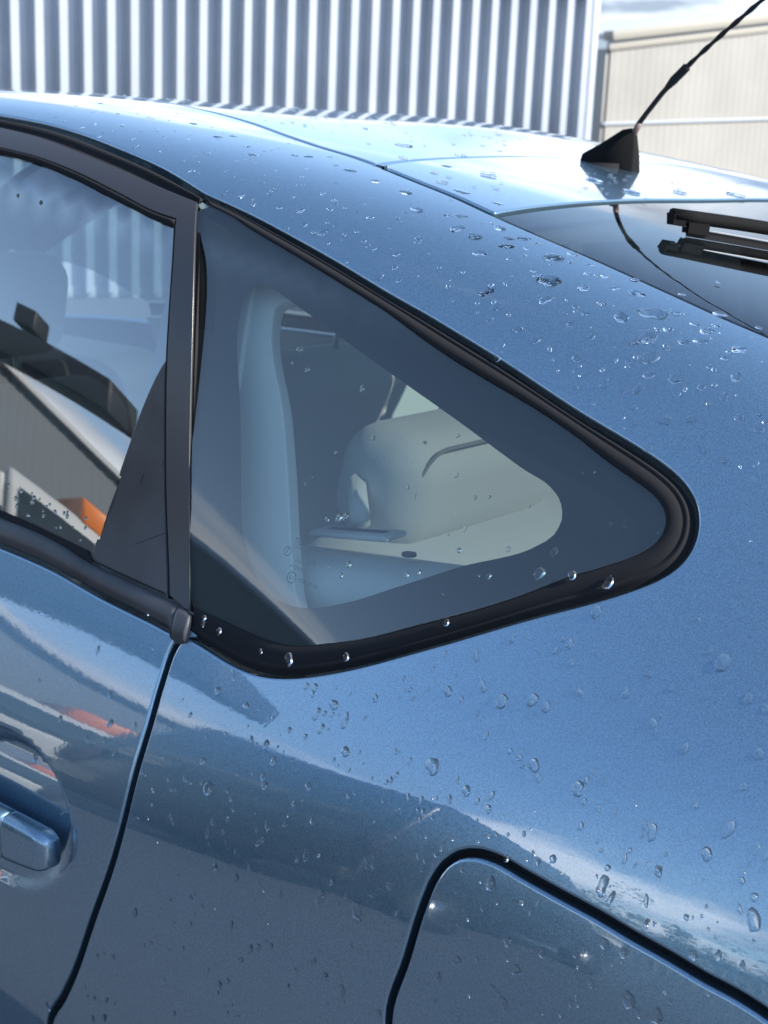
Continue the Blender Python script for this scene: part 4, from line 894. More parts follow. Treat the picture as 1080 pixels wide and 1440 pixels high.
# white truck with an orange crane boom
trk = tag(empty('crane_truck', (-12.2, -11.2, 0)), 'white truck with orange crane boom reflected in the rear door glass', 'truck')
trk.rotation_euler = (0, 0, R(38))
cabp = [(-1.1, .7), (1.1, .7), (1.15, 1.8), (.95, 3.0), (.7, 3.25), (-1.0, 3.3), (-1.1, 3.2)]
local(trk, 'cab', prism_mesh('cab', cabp, -1.15, 1.15, axis=1, bevel=.08), M['white_paint'])
for sy in (-1, 1):
    slab(trk, 'door_window', (1.2, .04, .85), (.1, sy*1.15, 2.5), M['dark_glass'], .02)
    slab(trk, 'door_panel', (1.3, .05, 1.1), (.1, sy*1.16, 1.45), M['white_paint'], .03)
    slab(trk, 'mirror', (.12, .22, .5), (1.15, sy*1.4, 2.4), M['dark_steel'], .03)
slab(trk, 'windscreen', (.05, 2.0, .95), (1.1, 0, 2.5), M['dark_glass'], .02, Matrix.Rotation(R(-10), 3, 'Y'))
slab(trk, 'chassis', (8.2, 1.0, .3), (-3.6, 0, .9), M['dark_steel'], .03)
slab(trk, 'load_bed', (5.6, 2.4, .25), (-4.6, 0, 1.35), M['dark_steel'], .03)
for x in (-1.9, -4.6, -7.3):
    for sy in (-1, 1): slab(trk, 'stake', (.12, .08, 1.9), (x, sy*1.15, 2.4), M['white_paint'], .01)
slab(trk, 'boom', (7.6, .42, .45), (-3.0, .0, 3.62), M['orange'], .05, Matrix.Rotation(R(3), 3, 'Y'))
slab(trk, 'crane_column', (.5, .6, 2.2), (-1.6, 0, 2.3), M['orange'], .05)
for x in (.3, -5.0, -6.3):
    for sy in (-1, 1):
        w = empty('wheel', (x, sy*.95, .5), trk); local(w, 'tyre', tube_mesh('tyre', [(0, -.16, 0), (0, .16, 0)], .5, 28), M['tyre']); local(w, 'rim', tube_mesh('rim', [(0, -.165, 0), (0, .165, 0)], .28, 20), M['alloy'])

# tall shed whose roof corner shows in the door glass
shd = tag(empty('grey_shed', (-22.3, -16.2, 0)), 'pale grey profiled shed whose roof corner shows in the door glass', 'building')
crib2 = [(0, 0), (.5, 0), (.6, .035), (.85, .035), (.95, 0)]
for i in range(10):
    profiled_sheet('wall_sheet', (-1.8*(i+1), 0), (-1.8*i, 0), 0, 7.6, (0, 1), .30, crib2, M['yard_wall'], shd)
for i in range(6): profiled_sheet('wall_sheet', (0, -1.8*(i+1)), (0, -1.8*i), 0, 7.6, (1, 0), .30, crib2, M['yard_wall'], shd)
slab(shd, 'roof', (18.6, 11.6, .22), (-8.9, -5.3, 7.75), M['roof_sheet'], .02); slab(shd, 'gutter', (18.8, .25, .22), (-8.9, .28, 7.6), M['dark_steel'], .03); slab(shd, 'gutter_end', (.3, .5, .25), (.35, .22, 7.5), M['dark_steel'], .02)

# low warehouse and trees closing the yard
wh = tag(empty('low_warehouse', (3.0, -27, 0)), 'long low grey warehouse behind the photographer', 'building')
for i in range(-6, 7): profiled_sheet('wall_sheet', (1.8*i, 0), (1.8*(i+1), 0), 0, 3.0, (0, 1), .45, crib2, M['yard_wall'], wh)
slab(wh, 'roof', (24, 9, .2), (.9, -4.4, 3.1), M['dark_steel'], .02); slab(wh, 'roller_door', (3.2, .12, 2.5), (2.2, .08, 1.25), M['dark_steel'], .02)
def tree(x, y, h, w, label):
    t = tag(empty('tree', (x, y, 0)), label, 'tree', 'trees closing the yard')
    pth = [(0, 0, 0), (.08, .05, h*.25), (-.05, .1, h*.5), (.05, 0, h*.8)]
    local(t, 'trunk', tube_mesh('trunk', pth, [h*.035, h*.028, h*.02, h*.008], 8), M['bark'])
    V = []; F = []
    cl = [(rng.normal(0, w*.34), rng.normal(0, w*.34), h*(.62+rng.normal(0, .15)), w*rng.uniform(.16, .34)) for _ in range(26)]
    for cx_, cy_, cz_, cr in cl:
        for _ in range(70):
            d_ = rng.normal(size=3); d_ /= np.linalg.norm(d_); c_ = np.array([cx_, cy_, cz_])+d_*cr*rng.uniform(.5, 1.05)
            a_ = rng.normal(size=3); a_ /= np.linalg.norm(a_); b_ = np.cross(a_, d_); s_ = .12*rng.uniform(.7, 1.5); k = len(V)
            V += [c_-a_*s_, c_+b_*s_*.6, c_+a_*s_, c_-b_*s_*.6]; F.append((k, k+1, k+2, k+3))
    local(t, 'crown', mesh_from('crown', V, F, smooth=False), M['leaf'])
for x, y, h, w, lab in ((-9.5, -26, 6.4, 3.4, 'broad green tree left of the low warehouse roof'), (-13.5, -24, 5.4, 3.0, 'green tree beside the pale grey shed'), (-6.2, -27.5, 5.0, 2.6, 'smaller green tree next to the warehouse end'),
                        (-19, -6, 6.0, 3.2, 'green tree beyond the crane truck'), (11, -25, 5.5, 3.0, 'green tree right of the low warehouse'), (-1.5, -34, 7.5, 4.2, 'tall green tree rising behind the warehouse roof'), (5.5, -34, 6.6, 3.6, 'green tree further along behind the warehouse roof')):
    tree(x, y, h, w, lab)
DROPS = [
    (0.1648, 5.359, 28, 15, 'w'), (0.1799, 5.119, 30, 16, 'w'), (0.3556, 5.735, 57, 10, 'w'), (0.351, 5.013, 32, 14, 'w'), (0.3237, 3.872, 42, 16, 'w'), (0.2204, 4.178, 24, 14, 'w'), (0.162, 4.386, 62, 10, 'w'), (0.1973, 4.27, 38, 10, 'w'),
    (0.2451, 4.586, 46, 10, 'w'), (0.2844, 4.497, 49, 10, 'w'), (0.2192, 4.284, 24, 17, 'w'), (0.2822, 3.959, 33, 10, 'w'), (0.3476, 4.347, 37, 15, 'w'), (0.3979, 4.518, 34, 17, 'w'), (0.3888, 4.325, 46, 10, 'w'), (0.3601, 4.1, 34, 10, 'w'),
    (0.4165, 4.228, 26, 10, 'w'), (0.4316, 3.982, 47, 12, 'w'), (0.4274, 4.141, 26, 10, 'w'), (0.2387, 3.627, 42, 10, 'w'), (0.2363, 3.452, 18, 14, 'f'), (0.2759, 3.541, 20, 15, 'f'), (0.2908, 3.287, 31, 10, 'f'), (0.2628, 3.271, 36, 10, 'f'),
    (0.2231, 3.01, 32, 10, 'f'), (0.335, 3.499, 35, 10, 'f'), (0.3508, 3.488, 37, 10, 'f'), (0.3247, 3.42, 20, 10, 'f'), (0.3617, 3.192, 49, 10, 'f'), (0.3823, 3.161, 44, 10, 'f'), (0.2687, 2.855, 36, 10, 'f'), (0.3613, 3.732, 22, 14, 'w'),
    (0.3669, 3.751, 17, 10, 'w'), (0.3576, 3.872, 17, 20, 'w'), (0.3318, 3.808, 22, 17, 'w'), (0.3239, 4.012, 20, 10, 'w'), (0.1522, 4.995, 35, 10, 'w'), (0.2003, 5.018, 49, 10, 'w'), (0.2247, 5.081, 43, 10, 'w'), (0.2379, 5.05, 34, 10, 'w'),
    (0.2598, 5.244, 29, 10, 'w'), (0.2944, 5.311, 31, 10, 'w'), (0.3266, 5.442, 23, 10, 'w'), (0.3823, 5.514, 32, 10, 'w'), (0.3218, 5.126, 33, 10, 'w'), (0.2218, 4.648, 21, 10, 'w'), (0.2313, 4.613, 24, 10, 'w'), (0.2362, 4.56, 18, 10, 'w'),
    (0.2926, 4.422, 20, 10, 'w'), (0.2956, 4.236, 23, 10, 'w'), (0.3722, 4.626, 22, 10, 'w'), (0.3964, 5.468, 27, 10, 'w'), (0.402, 5.12, 36, 10, 'w'), (0.3996, 4.861, 29, 10, 'w'), (0.3286, 6.011, 18, 10, 'w'), (0.2499, 5.904, 40, 10, 'w'),
    (0.2385, 5.614, 32, 10, 'w'), (0.2449, 5.471, 24, 10, 'w'), (0.1239, 4.443, 17, 15, 'w'), (0.1396, 4.392, 19, 14, 'w'), (0.1318, 4.269, 17, 18, 'w'), (0.149, 4.123, 19, 17, 'w'), (0.1612, 4.116, 16, 20, 'w'), (0.187, 4.336, 16, 18, 'w'),
    (0.2096, 4.209, 16, 13, 'w'), (0.2139, 4.075, 13, 10, 'w'), (0.2546, 4.071, 18, 10, 'w'), (0.2661, 3.955, 15, 18, 'w'), (0.2459, 3.852, 21, 10, 'w'), (0.262, 3.892, 13, 10, 'w'), (0.2911, 3.873, 10, 10, 'w'), (0.3182, 4.417, 18, 10, 'w'),
    (0.2689, 4.235, 10, 10, 'w'), (0.4201, 4.455, 17, 20, 'w'), (0.4271, 4.44, 21, 20, 'w'), (0.4203, 4.041, 17, 20, 'w'), (0.4036, 3.844, 14, 10, 'w'), (0.3912, 4.147, 12, 10, 'w'), (0.3981, 3.638, 36, 10, 'w'), (0.4142, 3.697, 28, 15, 'w'),
    (0.3364, 4.178, 17, 10, 'w'), (0.3344, 4.106, 15, 20, 'w'), (0.3429, 4.094, 15, 10, 'w'), (0.3615, 4.235, 17, 10, 'w'), (0.3702, 4.342, 15, 10, 'w'), (0.1527, 3.383, 25, 10, 'w'), (0.1638, 3.203, 22, 10, 'w'), (0.1879, 3.728, 22, 10, 'w'),
    (0.1785, 3.582, 14, 10, 'w'), (0.2228, 3.171, 13, 10, 'f'), (0.2407, 3.082, 21, 10, 'f'), (0.2102, 2.845, 19, 14, 'f'), (0.2725, 3.107, 36, 10, 'f'), (0.2578, 2.935, 18, 10, 'f'), (0.2964, 3.363, 13, 18, 'f'), (0.2965, 3.453, 10, 10, 'f'),
    (0.3165, 3.359, 20, 10, 'f'), (0.3327, 3.208, 27, 10, 'f'), (0.3441, 3.371, 10, 10, 'f'), (0.2098, 2.692, 19, 10, 'f'), (0.2382, 2.821, 13, 10, 'f'), (0.2949, 2.899, 18, 10, 'f'), (0.3356, 3.439, 10, 10, 'f'), (-0.259, 4.025, 27, 12, 'o'),
    (-0.216, 3.947, 23, 17, 'o'), (-0.194, 3.988, 20, 15, 'o'), (-0.194, 4.128, 29, 12, 'o'), (-0.1778, 3.92, 19, 20, 'o'), (-0.1623, 4.178, 23, 14, 'o'), (-0.2055, 4.326, 23, 10, 'o'), (-0.3102, 3.439, 28, 15, 'o'), (-0.1713, 4.74, 19, 10, 'o'),
    (-0.226, 3.026, 17, 10, 'o'), (-0.208, 2.969, 20, 10, 'o'), (-0.1011, 4.367, 22, 10, 'w'), (-0.0737, 4.239, 19, 10, 'w'), (-0.0698, 4.054, 31, 10, 'w'), (-0.0549, 3.834, 46, 10, 'w'), (-0.0838, 3.881, 28, 10, 'w'), (-0.0971, 3.76, 22, 10, 'w'),
    (-0.0639, 3.882, 18, 10, 'w'), (-0.0425, 4.523, 30, 10, 'w'), (-0.0233, 4.29, 24, 10, 'w'), (-0.0071, 4.28, 36, 12, 'w'), (0.0135, 4.429, 24, 10, 'w'), (0.0352, 4.584, 29, 18, 'w'), (0.0495, 4.685, 47, 8, 'w'), (0.0664, 4.57, 29, 17, 'w'),
    (0.0449, 4.484, 26, 16, 'w'), (0.0768, 4.361, 49, 8, 'w'), (0.0239, 4.779, 30, 10, 'w'), (0.0879, 4.806, 26, 10, 'w'), (0.0017, 4.038, 27, 14, 'w'), (0.0062, 3.966, 27, 10, 'w'), (0.0074, 4.163, 30, 10, 'w'), (-0.011, 4.049, 15, 10, 'w'),
    (-0.0258, 3.799, 21, 10, 'w'), (-0.0321, 3.863, 18, 10, 'w'), (0.0322, 4.407, 21, 10, 'w'), (0.0259, 4.206, 15, 10, 'w'), (-0.0896, 3.505, 22, 10, 'w'), (-0.0436, 3.443, 24, 18, 'w'), (0.0517, 4.032, 32, 10, 'w'), (0.0204, 3.634, 26, 17, 'w'),
    (0.0649, 3.772, 26, 17, 'w'), (0.0379, 3.682, 20, 10, 'w'), (-0.0084, 3.334, 15, 16, 'w'), (-0.0308, 3.117, 24, 18, 'w'), (-0.0039, 3.073, 30, 15, 'w'), (0.0114, 3.212, 24, 10, 'w'), (0.0666, 3.457, 29, 18, 'w'), (0.0235, 3.087, 21, 10, 'w'),
    (0.0331, 3.076, 18, 10, 'w'), (0.0466, 3.045, 20, 17, 'w'), (-0.1221, 2.402, 29, 17, 'w'), (-0.0032, 2.634, 27, 16, 'w'), (0.0878, 3.119, 43, 14, 'w'), (0.1262, 3.109, 56, 12, 'w'), (0.1331, 3.534, 25, 20, 'w'), (0.126, 3.533, 19, 10, 'w'),
    (0.0201, 2.511, 24, 15, 'w'), (0.0435, 2.599, 18, 20, 'w'), (0.0891, 2.615, 23, 16, 'w'), (0.1031, 2.554, 26, 10, 'w'), (0.1218, 2.51, 31, 13, 'w'), (-0.0131, 2.165, 24, 18, 'w'), (0.0654, 2.372, 20, 10, 'w'), (0.1434, 2.638, 19, 10, 'w'),
    (0.1251, 2.843, 20, 10, 'w'), (0.1153, 2.963, 17, 10, 'w'), (0.1402, 3.045, 17, 10, 'w'), (-0.1002, 2.222, 16, 10, 'w'), (-0.0945, 2.285, 16, 10, 'w'), (-0.059, 2.3, 16, 10, 'w'), (-0.1848, 1.541, 24, 20, 'w'), (-0.1689, 1.576, 27, 16, 'w'),
    (0.1591, 2.454, 28, 10, 'w'), (-0.0387, 2.715, 18, 10, 'w'), (-0.0488, 2.795, 15, 10, 'w'), (-0.0721, 2.469, 16, 10, 'w'), (0.1138, 3.21, 20, 10, 'w'), (0.1377, 3.271, 17, 10, 'w'), (-0.0826, 2.015, 16, 10, 'w'), (-0.0269, 2.229, 15, 10, 'w'),
    (-0.2547, 1.451, 21, 20, 'o'), (-0.1306, 3.395, 16, 10, 'w'), (-0.303, 4.25, 21, 10, 'o'), (-0.2395, 4.599, 20, 18, 'o'), (-0.0792, 4.576, 34, 10, 'w'), (-0.0269, 4.522, 15, 10, 'w'), (-0.0541, 4.296, 15, 10, 'w'), (-0.0084, 4.484, 18, 10, 'w'),
    (0.0068, 4.288, 12, 10, 'w'), (0.0936, 4.022, 20, 10, 'w'), (0.0794, 3.479, 14, 10, 'w'), (0.1254, 3.875, 17, 10, 'w'), (-0.0321, 4.388, 12, 10, 'w'), (0.0177, 2.86, 15, 10, 'w'), (0.0029, 2.081, 18, 10, 'w'), (0.0957, 8.338, 83, 10, 'p'),
    (0.0567, 7.963, 50, 10, 'p'), (0.118, 7.672, 44, 10, 'p'), (0.135, 8.132, 32, 10, 'p'), (0.1301, 7.992, 23, 10, 'p'), (0.0993, 7.715, 39, 10, 'p'), (0.0731, 7.841, 35, 10, 'p'), (0.0724, 7.702, 35, 10, 'p'), (0.1399, 7.927, 34, 10, 'p'),
    (0.175, 8.196, 68, 10, 'p'), (0.205, 8.098, 67, 10, 'p'), (0.1972, 7.965, 45, 10, 'p'), (0.1979, 8.398, 91, 10, 'p'), (0.2082, 8.512, 57, 10, 'p'), (0.1641, 8.598, 56, 10, 'p'), (0.2338, 8.738, 55, 10, 'p'), (0.2157, 7.849, 57, 10, 'p'),
    (0.1596, 7.656, 45, 10, 'p'), (0.1683, 7.638, 22, 10, 'p'), (0.2005, 7.771, 27, 10, 'p'), (0.2225, 7.711, 39, 10, 'p'), (0.2443, 7.754, 48, 10, 'p'), (0.1912, 7.49, 33, 10, 'p'), (0.0934, 7.434, 39, 10, 'p'), (0.1121, 7.409, 21, 10, 'p'),
    (0.207, 7.495, 26, 10, 'p'), (0.2189, 7.56, 39, 10, 'p'), (0.2503, 7.365, 43, 10, 'p'), (0.2694, 7.443, 36, 10, 'p'), (0.2146, 7.337, 24, 10, 'p'), (0.2206, 7.378, 22, 10, 'p'), (0.2266, 7.267, 30, 10, 'p'), (0.2872, 7.236, 42, 10, 'p'),
    (0.3043, 7.196, 42, 10, 'p'), (0.3032, 7.578, 36, 10, 'p'), (0.3154, 7.677, 27, 10, 'p'), (0.3188, 7.546, 35, 10, 'p'), (0.2847, 7.717, 34, 10, 'p'), (0.265, 7.737, 30, 10, 'p'), (0.2859, 7.968, 47, 10, 'p'), (0.2699, 8.138, 26, 10, 'p'),
    (0.2749, 8.327, 55, 10, 'p'), (0.2449, 8.247, 46, 10, 'p'), (0.2331, 8.159, 44, 10, 'p'), (0.2142, 8.248, 38, 10, 'p'), (0.2417, 8.419, 56, 10, 'p'), (0.2289, 8.453, 45, 10, 'p'), (0.2433, 8.555, 32, 10, 'p'), (0.2682, 8.764, 34, 10, 'p'),
    (0.1522, 8.284, 35, 10, 'p'), (0.127, 8.419, 47, 10, 'p'), (0.1487, 8.547, 35, 10, 'p'), (0.1179, 8.622, 29, 10, 'p'), (0.1285, 8.685, 38, 10, 'p'), (0.1511, 8.803, 43, 10, 'p'), (0.1925, 8.837, 31, 10, 'p'), (0.0762, 8.69, 85, 10, 'p'),
    (0.0776, 8.39, 26, 10, 'p'), (0.0256, 8.752, 48, 10, 'p'), (0.0335, 8.815, 38, 10, 'p'), (0.0329, 8.61, 62, 10, 'p'), (0.0485, 8.829, 27, 10, 'p'), (0.0237, 8.373, 54, 10, 'p'), (0.0039, 8.58, 45, 10, 'p'), (0.0501, 8.436, 27, 10, 'p'),
    (0.0488, 8.688, 27, 10, 'p'), (0.1079, 8.791, 29, 10, 'p'), (0.0849, 8.846, 42, 10, 'p'), (0.054, 7.813, 19, 10, 'p'), (0.107, 8.075, 47, 10, 'p'), (0.1619, 7.875, 36, 10, 'p'), (0.1453, 8.087, 25, 10, 'p'), (0.2256, 8.009, 20, 10, 'p'),
    (0.263, 7.987, 24, 10, 'p'), (0.249, 7.921, 15, 10, 'p'), (0.1687, 7.402, 25, 10, 'p'), (0.14, 7.557, 18, 10, 'p'), (0.1841, 7.599, 18, 10, 'p'), (0.2605, 7.191, 26, 10, 'p'), (0.2428, 7.11, 30, 10, 'p'), (0.1912, 9.279, 25, 10, 'p'),
    (-0.619, 9.287, 34, 15, 'p'), (-0.4825, 8.785, 27, 13, 'p'), (-0.4511, 8.779, 27, 14, 'p'), (-0.4141, 8.422, 26, 14, 'p'), (-0.4159, 8.779, 19, 10, 'p'), (-0.3891, 8.844, 23, 10, 'p'), (-0.4585, 9.281, 40, 10, 'p'), (-0.3834, 9.079, 54, 10, 'p'),
    (-0.3813, 9.202, 35, 10, 'p'), (-0.3312, 9.024, 41, 10, 'p'), (-0.3329, 8.647, 22, 17, 'p'), (-0.3279, 8.681, 15, 10, 'p'), (-0.3403, 8.4, 14, 10, 'p'), (-0.3195, 8.272, 18, 16, 'p'), (-0.3395, 8.528, 22, 10, 'p'), (-0.2952, 8.649, 18, 10, 'p'),
    (-0.2579, 8.081, 21, 17, 'p'), (-0.2382, 8.125, 31, 10, 'p'), (-0.1885, 8.123, 27, 10, 'p'), (-0.167, 8.171, 37, 10, 'p'), (-0.1517, 8.006, 27, 10, 'p'), (-0.1357, 7.941, 20, 15, 'p'), (-0.1271, 7.989, 36, 10, 'p'), (-0.1052, 8.025, 23, 10, 'p'),
    (-0.1406, 8.293, 27, 10, 'p'), (-0.0985, 8.359, 43, 10, 'p'), (-0.0837, 8.037, 23, 10, 'p'), (-0.0678, 7.987, 23, 10, 'p'), (-0.0459, 7.727, 25, 16, 'p'), (-0.0851, 7.756, 16, 10, 'p'), (-0.1137, 7.881, 13, 10, 'p'), (-0.1647, 7.885, 23, 10, 'p'),
    (-0.2769, 9.107, 33, 10, 'p'), (-0.2676, 9.172, 45, 10, 'p'), (-0.213, 8.692, 25, 10, 'p'), (-0.1684, 8.493, 31, 10, 'p'), (-0.1756, 8.762, 24, 10, 'p'), (-0.1607, 9.029, 53, 10, 'p'), (-0.2006, 9.106, 47, 10, 'p'), (-0.3007, 8.867, 40, 10, 'p'),
    (-0.4846, 9.212, 20, 10, 'p'), (-0.5159, 9.291, 16, 10, 'p'), (-0.2141, 8.33, 17, 10, 'p'), (-0.262, 9.302, 34, 10, 'p'), (-0.2248, 9.128, 26, 10, 'p'), (-0.3372, 10.221, 86, 10, 'r'), (-0.2492, 9.798, 59, 10, 'r'), (-0.2796, 10.352, 77, 10, 'r'),
    (-0.1705, 9.593, 56, 10, 'r'), (-0.0922, 9.324, 85, 10, 'p'), (-0.2027, 9.865, 78, 10, 'r'), (-0.1501, 9.904, 70, 10, 'r'), (-0.142, 10.612, 106, 10, 'r'), (-0.0489, 9.311, 63, 10, 'p'), (-0.0824, 10.944, 87, 10, 'r'), (-0.072, 11.366, 101, 10, 'r'),
    (-0.0808, 10.567, 104, 10, 'r'), (-0.0732, 8.706, 60, 10, 'p'), (-0.0469, 8.795, 40, 10, 'p'), (-0.117, 8.977, 69, 10, 'p'), (-0.1309, 9.403, 54, 10, 'r'), (-0.0379, 8.848, 50, 10, 'p'), (-0.0445, 8.012, 35, 10, 'p'), (-0.0365, 8.253, 42, 10, 'p'),
    (-0.0382, 7.877, 28, 10, 'p'), (-0.027, 7.767, 28, 10, 'p'), (0.056, 7.957, 52, 10, 'p'), (0.0751, 8.688, 78, 10, 'p'), (0.0958, 8.337, 91, 10, 'p'), (0.0334, 8.623, 54, 10, 'p'), (0.033, 8.829, 42, 10, 'p'), (0.0032, 8.877, 65, 10, 'p'),
    (-0.021, 8.645, 59, 10, 'p'), (0.0025, 8.6, 55, 10, 'p'), (-0.1051, 6.987, 26, 10, 'q'), (-0.107, 6.901, 17, 10, 'q'), (-0.0892, 6.889, 26, 10, 'q'), (-0.026, 6.894, 25, 10, 'q'), (0.0017, 6.655, 19, 10, 'q'), (-0.0311, 6.515, 20, 10, 'q'),
    (0.0804, 6.828, 19, 10, 'q'), (0.0914, 6.601, 24, 10, 'q'), (0.0509, 6.451, 16, 10, 'q'), (0.1154, 6.504, 18, 10, 'q'), (0.128, 6.531, 16, 10, 'q'), (-0.019, 6.135, 22, 10, 'q'), (-0.0078, 6.159, 28, 12, 'q'), (-0.0011, 6.18, 25, 13, 'q'),
    (-0.0532, 6.298, 14, 10, 'q'), (-0.0483, 6.347, 11, 10, 'q'), (0.047, 6.111, 16, 10, 'q'), (0.1157, 6.294, 21, 10, 'q'), (0.1602, 6.237, 25, 10, 'q'), (0.1178, 6.156, 21, 10, 'q'), (0.017, 5.874, 27, 10, 'q'), (0.0129, 5.775, 19, 10, 'q'),
    (-0.0027, 5.825, 11, 10, 'q'), (0.077, 5.906, 26, 10, 'q'), (0.0876, 5.944, 18, 16, 'q'), (0.1984, 6.274, 30, 10, 'q'), (0.1933, 6.11, 43, 10, 'q'), (0.1514, 6.022, 23, 14, 'q'), (0.1423, 6.014, 15, 10, 'q'), (0.1033, 6.241, 10, 10, 'q'),
    (0.1161, 5.821, 8, 10, 'q'), (0.1983, 6.825, 15, 10, 'q'), (0.1655, 6.534, 10, 10, 'q'), (0.2473, 6.545, 22, 10, 'q'), (0.2074, 6.851, 17, 10, 'q'), (0.2356, 6.543, 16, 10, 'q'), (0.2741, 6.557, 11, 10, 'q'), (-0.4196, 5.655, 23, 10, 'd'),
    (-0.3952, 5.532, 22, 10, 'd'), (-0.3266, 5.551, 13, 10, 'd'), (-0.3569, 5.642, 24, 10, 'd'), (-0.4159, 5.592, 21, 10, 'd'), (-0.3724, 5.575, 22, 10, 'd'), (-0.3706, 5.667, 15, 10, 'd'), (-0.4131, 5.725, 21, 10, 'd'), (-0.3379, 5.631, 22, 10, 'd'),
    (-0.4154, 5.642, 22, 10, 'd'), (-0.3834, 5.711, 14, 10, 'd'), (-0.367, 5.691, 17, 10, 'd'), (-0.3745, 5.618, 14, 10, 'd'), (-0.3566, 5.65, 16, 10, 'd'), (-0.3393, 5.672, 16, 10, 'd'), (-0.3094, 5.578, 17, 10, 'd'), (-0.3948, 5.664, 15, 10, 'd'),
    (-0.3438, 5.521, 22, 10, 'd'), (-0.3434, 5.651, 19, 10, 'd'), (-0.3965, 5.73, 15, 10, 'd'), (-0.4344, 5.746, 15, 10, 'd'), (-0.3111, 5.667, 20, 10, 'd'), (-0.3928, 5.662, 25, 10, 'd'), (-0.3925, 5.699, 23, 10, 'd'), (-0.3123, 5.459, 17, 10, 'd'),
    (-0.3508, 5.504, 15, 10, 'd'), (0.221, 6.141, 33, 10, 'm'), (0.251, 6.13, 38, 10, 'm'), (-0.0123, 4.946, 42, 13, 'm'), (-0.1001, 5.019, 31, 10, 'm'), (-0.0457, 4.953, 21, 10, 'm'), (0.0457, 5.081, 29, 10, 'm'), (-0.1216, 5.041, 25, 10, 'm'),
    (0.1288, 5.584, 25, 10, 'm'), (-0.1225, 5.091, 22, 10, 'm'), (-0.349, 5.278, 21, 10, 'm'), (-0.2568, 5.109, 24, 10, 'm'), (-0.3067, 5.175, 17, 10, 'm'), (-0.1918, 4.985, 20, 10, 'm'),
]   # place on the skin (u, v), radius in 0.1 mm, stretch x10, where it sits

# ---------------------------------------------------------------- raindrops
def drop_mesh(seed, tail):
    """an unevenly outlined water bead, unit radius, +y down the slope, +z off the paint"""
    g_ = np.random.default_rng(seed); k = 18; am = [(g_.uniform(.03, .17)/m**.5, g_.uniform(0, 6.28), m) for m in (2, 3, 4, 5)]
    V = []; F = []
    def rad(a):
        r_ = 1+sum(c*math.cos(m*a+p) for c, p, m in am)
        if tail and math.sin(a) < -.2: r_ *= 1+tail*(-math.sin(a)-.2)
        return r_
    hh = g_.uniform(.36, .52)
    for rho, z in ((1.0, -.10), (1.0, .0), (.965, .24), (.86, .52), (.68, .77), (.42, .94)):
        for i in range(k):
            a = 2*math.pi*i/k; r_ = rad(a)*rho; V.append((r_*math.cos(a)*.92, r_*math.sin(a)+(.10*z), z*hh))
    n = 6
    for j in range(n-1):
        for i in range(k): F.append((j*k+i, j*k+(i+1) % k, (j+1)*k+(i+1) % k, (j+1)*k+i))
    V.append((0, .1, hh)); F += [((n-1)*k+i, (n-1)*k+(i+1) % k, len(V)-1) for i in range(k)]; F.append(tuple(range(k))[::-1])
    me = mesh_from('raindrop', V, F); me.materials.append(M['water']); return me
shapes = [drop_mesh(s, (0, 0, .45, .9)[s % 4]) for s in range(18)]
def drop_frame(u, v, where):
    f = G if where in 'qd' else S
    p = f(u, v); n = normal_map(u, v, f)
    lift = {'q': -.0011, 'd': -.0045, 'm': .0008, 'f': .0005, 'r': .0005, 'o': 0, 'p': 0, 'w': 0}[where]
    if where == 'r' and u > -.19: lift = .002
    if where == 'o':
        p = door_skin(np.array(u), np.array(v))
    dn = np.array([0, 0, -1.])-n*(-n[2]); dn /= np.linalg.norm(dn); ax = np.cross(dn, n); return p+n*lift, ax, dn, n
def zone(u, v, where):
    if where == 'p':
        a = 'near the tailgate seam' if v > 8.45 else ('along the upper window moulding' if v < 7.75 and u < .25 else ('down by the window tip' if v < 7.75 else 'midway up'))
        b = 'towards the roof front' if u < -.25 else ('over the pane' if u < .02 else ('beside the rear glass' if u < .28 else 'at the tail end'))
        return ('raindrop on rear pillar %s, %s' % (a, b), 'raindrops on the rear pillar %s %s' % (a, b))
    if where == 'w':
        a = 'close under the window moulding' if v > 4.55 else ('above the fuel lid level' if v > 3.75 else 'low on the flank')
        b = 'next to the door gap' if u < -.02 else ('before the fuel lid' if u < .17 else ('right above the fuel lid' if u < .36 and v > 3.5 else 'to the rear'))
        return ('raindrop on rear wing %s, %s' % (a, b), 'raindrops on the rear wing %s %s' % (a, b))
    if where == 'q':
        a = 'lower black border' if v < 6.0+1.2*max(u, 0) and u > .03 else ('corner by the printed marking' if v < 6.1 else 'clear upper part')
        return ('small raindrop on the quarter window, %s' % a, 'raindrops on the quarter window %s' % a)
    if where == 'f':
        a = 'near its top edge' if v > 3.1 else 'lower down'
        return ('clear raindrop on the blue fuel lid %s' % a, 'raindrops on the fuel lid %s' % a)
    return WHERE[where]
WHERE = {'w': ('clear raindrop beaded on the blue rear wing below the window', 'raindrops on the blue rear wing'), 'p': ('clear raindrop beaded on the blue rear pillar above the window', 'raindrops on the blue rear pillar'),
         'q': ('small raindrop clinging to the quarter window glass', 'raindrops on the quarter window'), 'd': ('tiny raindrop at the foot of the rear door glass', 'raindrops on the rear door glass'),
         'f': ('clear raindrop beaded on the blue fuel lid', 'raindrops on the fuel lid'), 'o': ('clear raindrop beaded on the blue rear door', 'raindrops on the rear door paint'),
         'm': ('small raindrop on the black window moulding', 'raindrops on the black mouldings'), 'r': ('flat raindrop on the blue roof by the tailgate seam', 'raindrops on the roof')}
order = sorted(DROPS, key=lambda q: -q[2]); BIG = 300
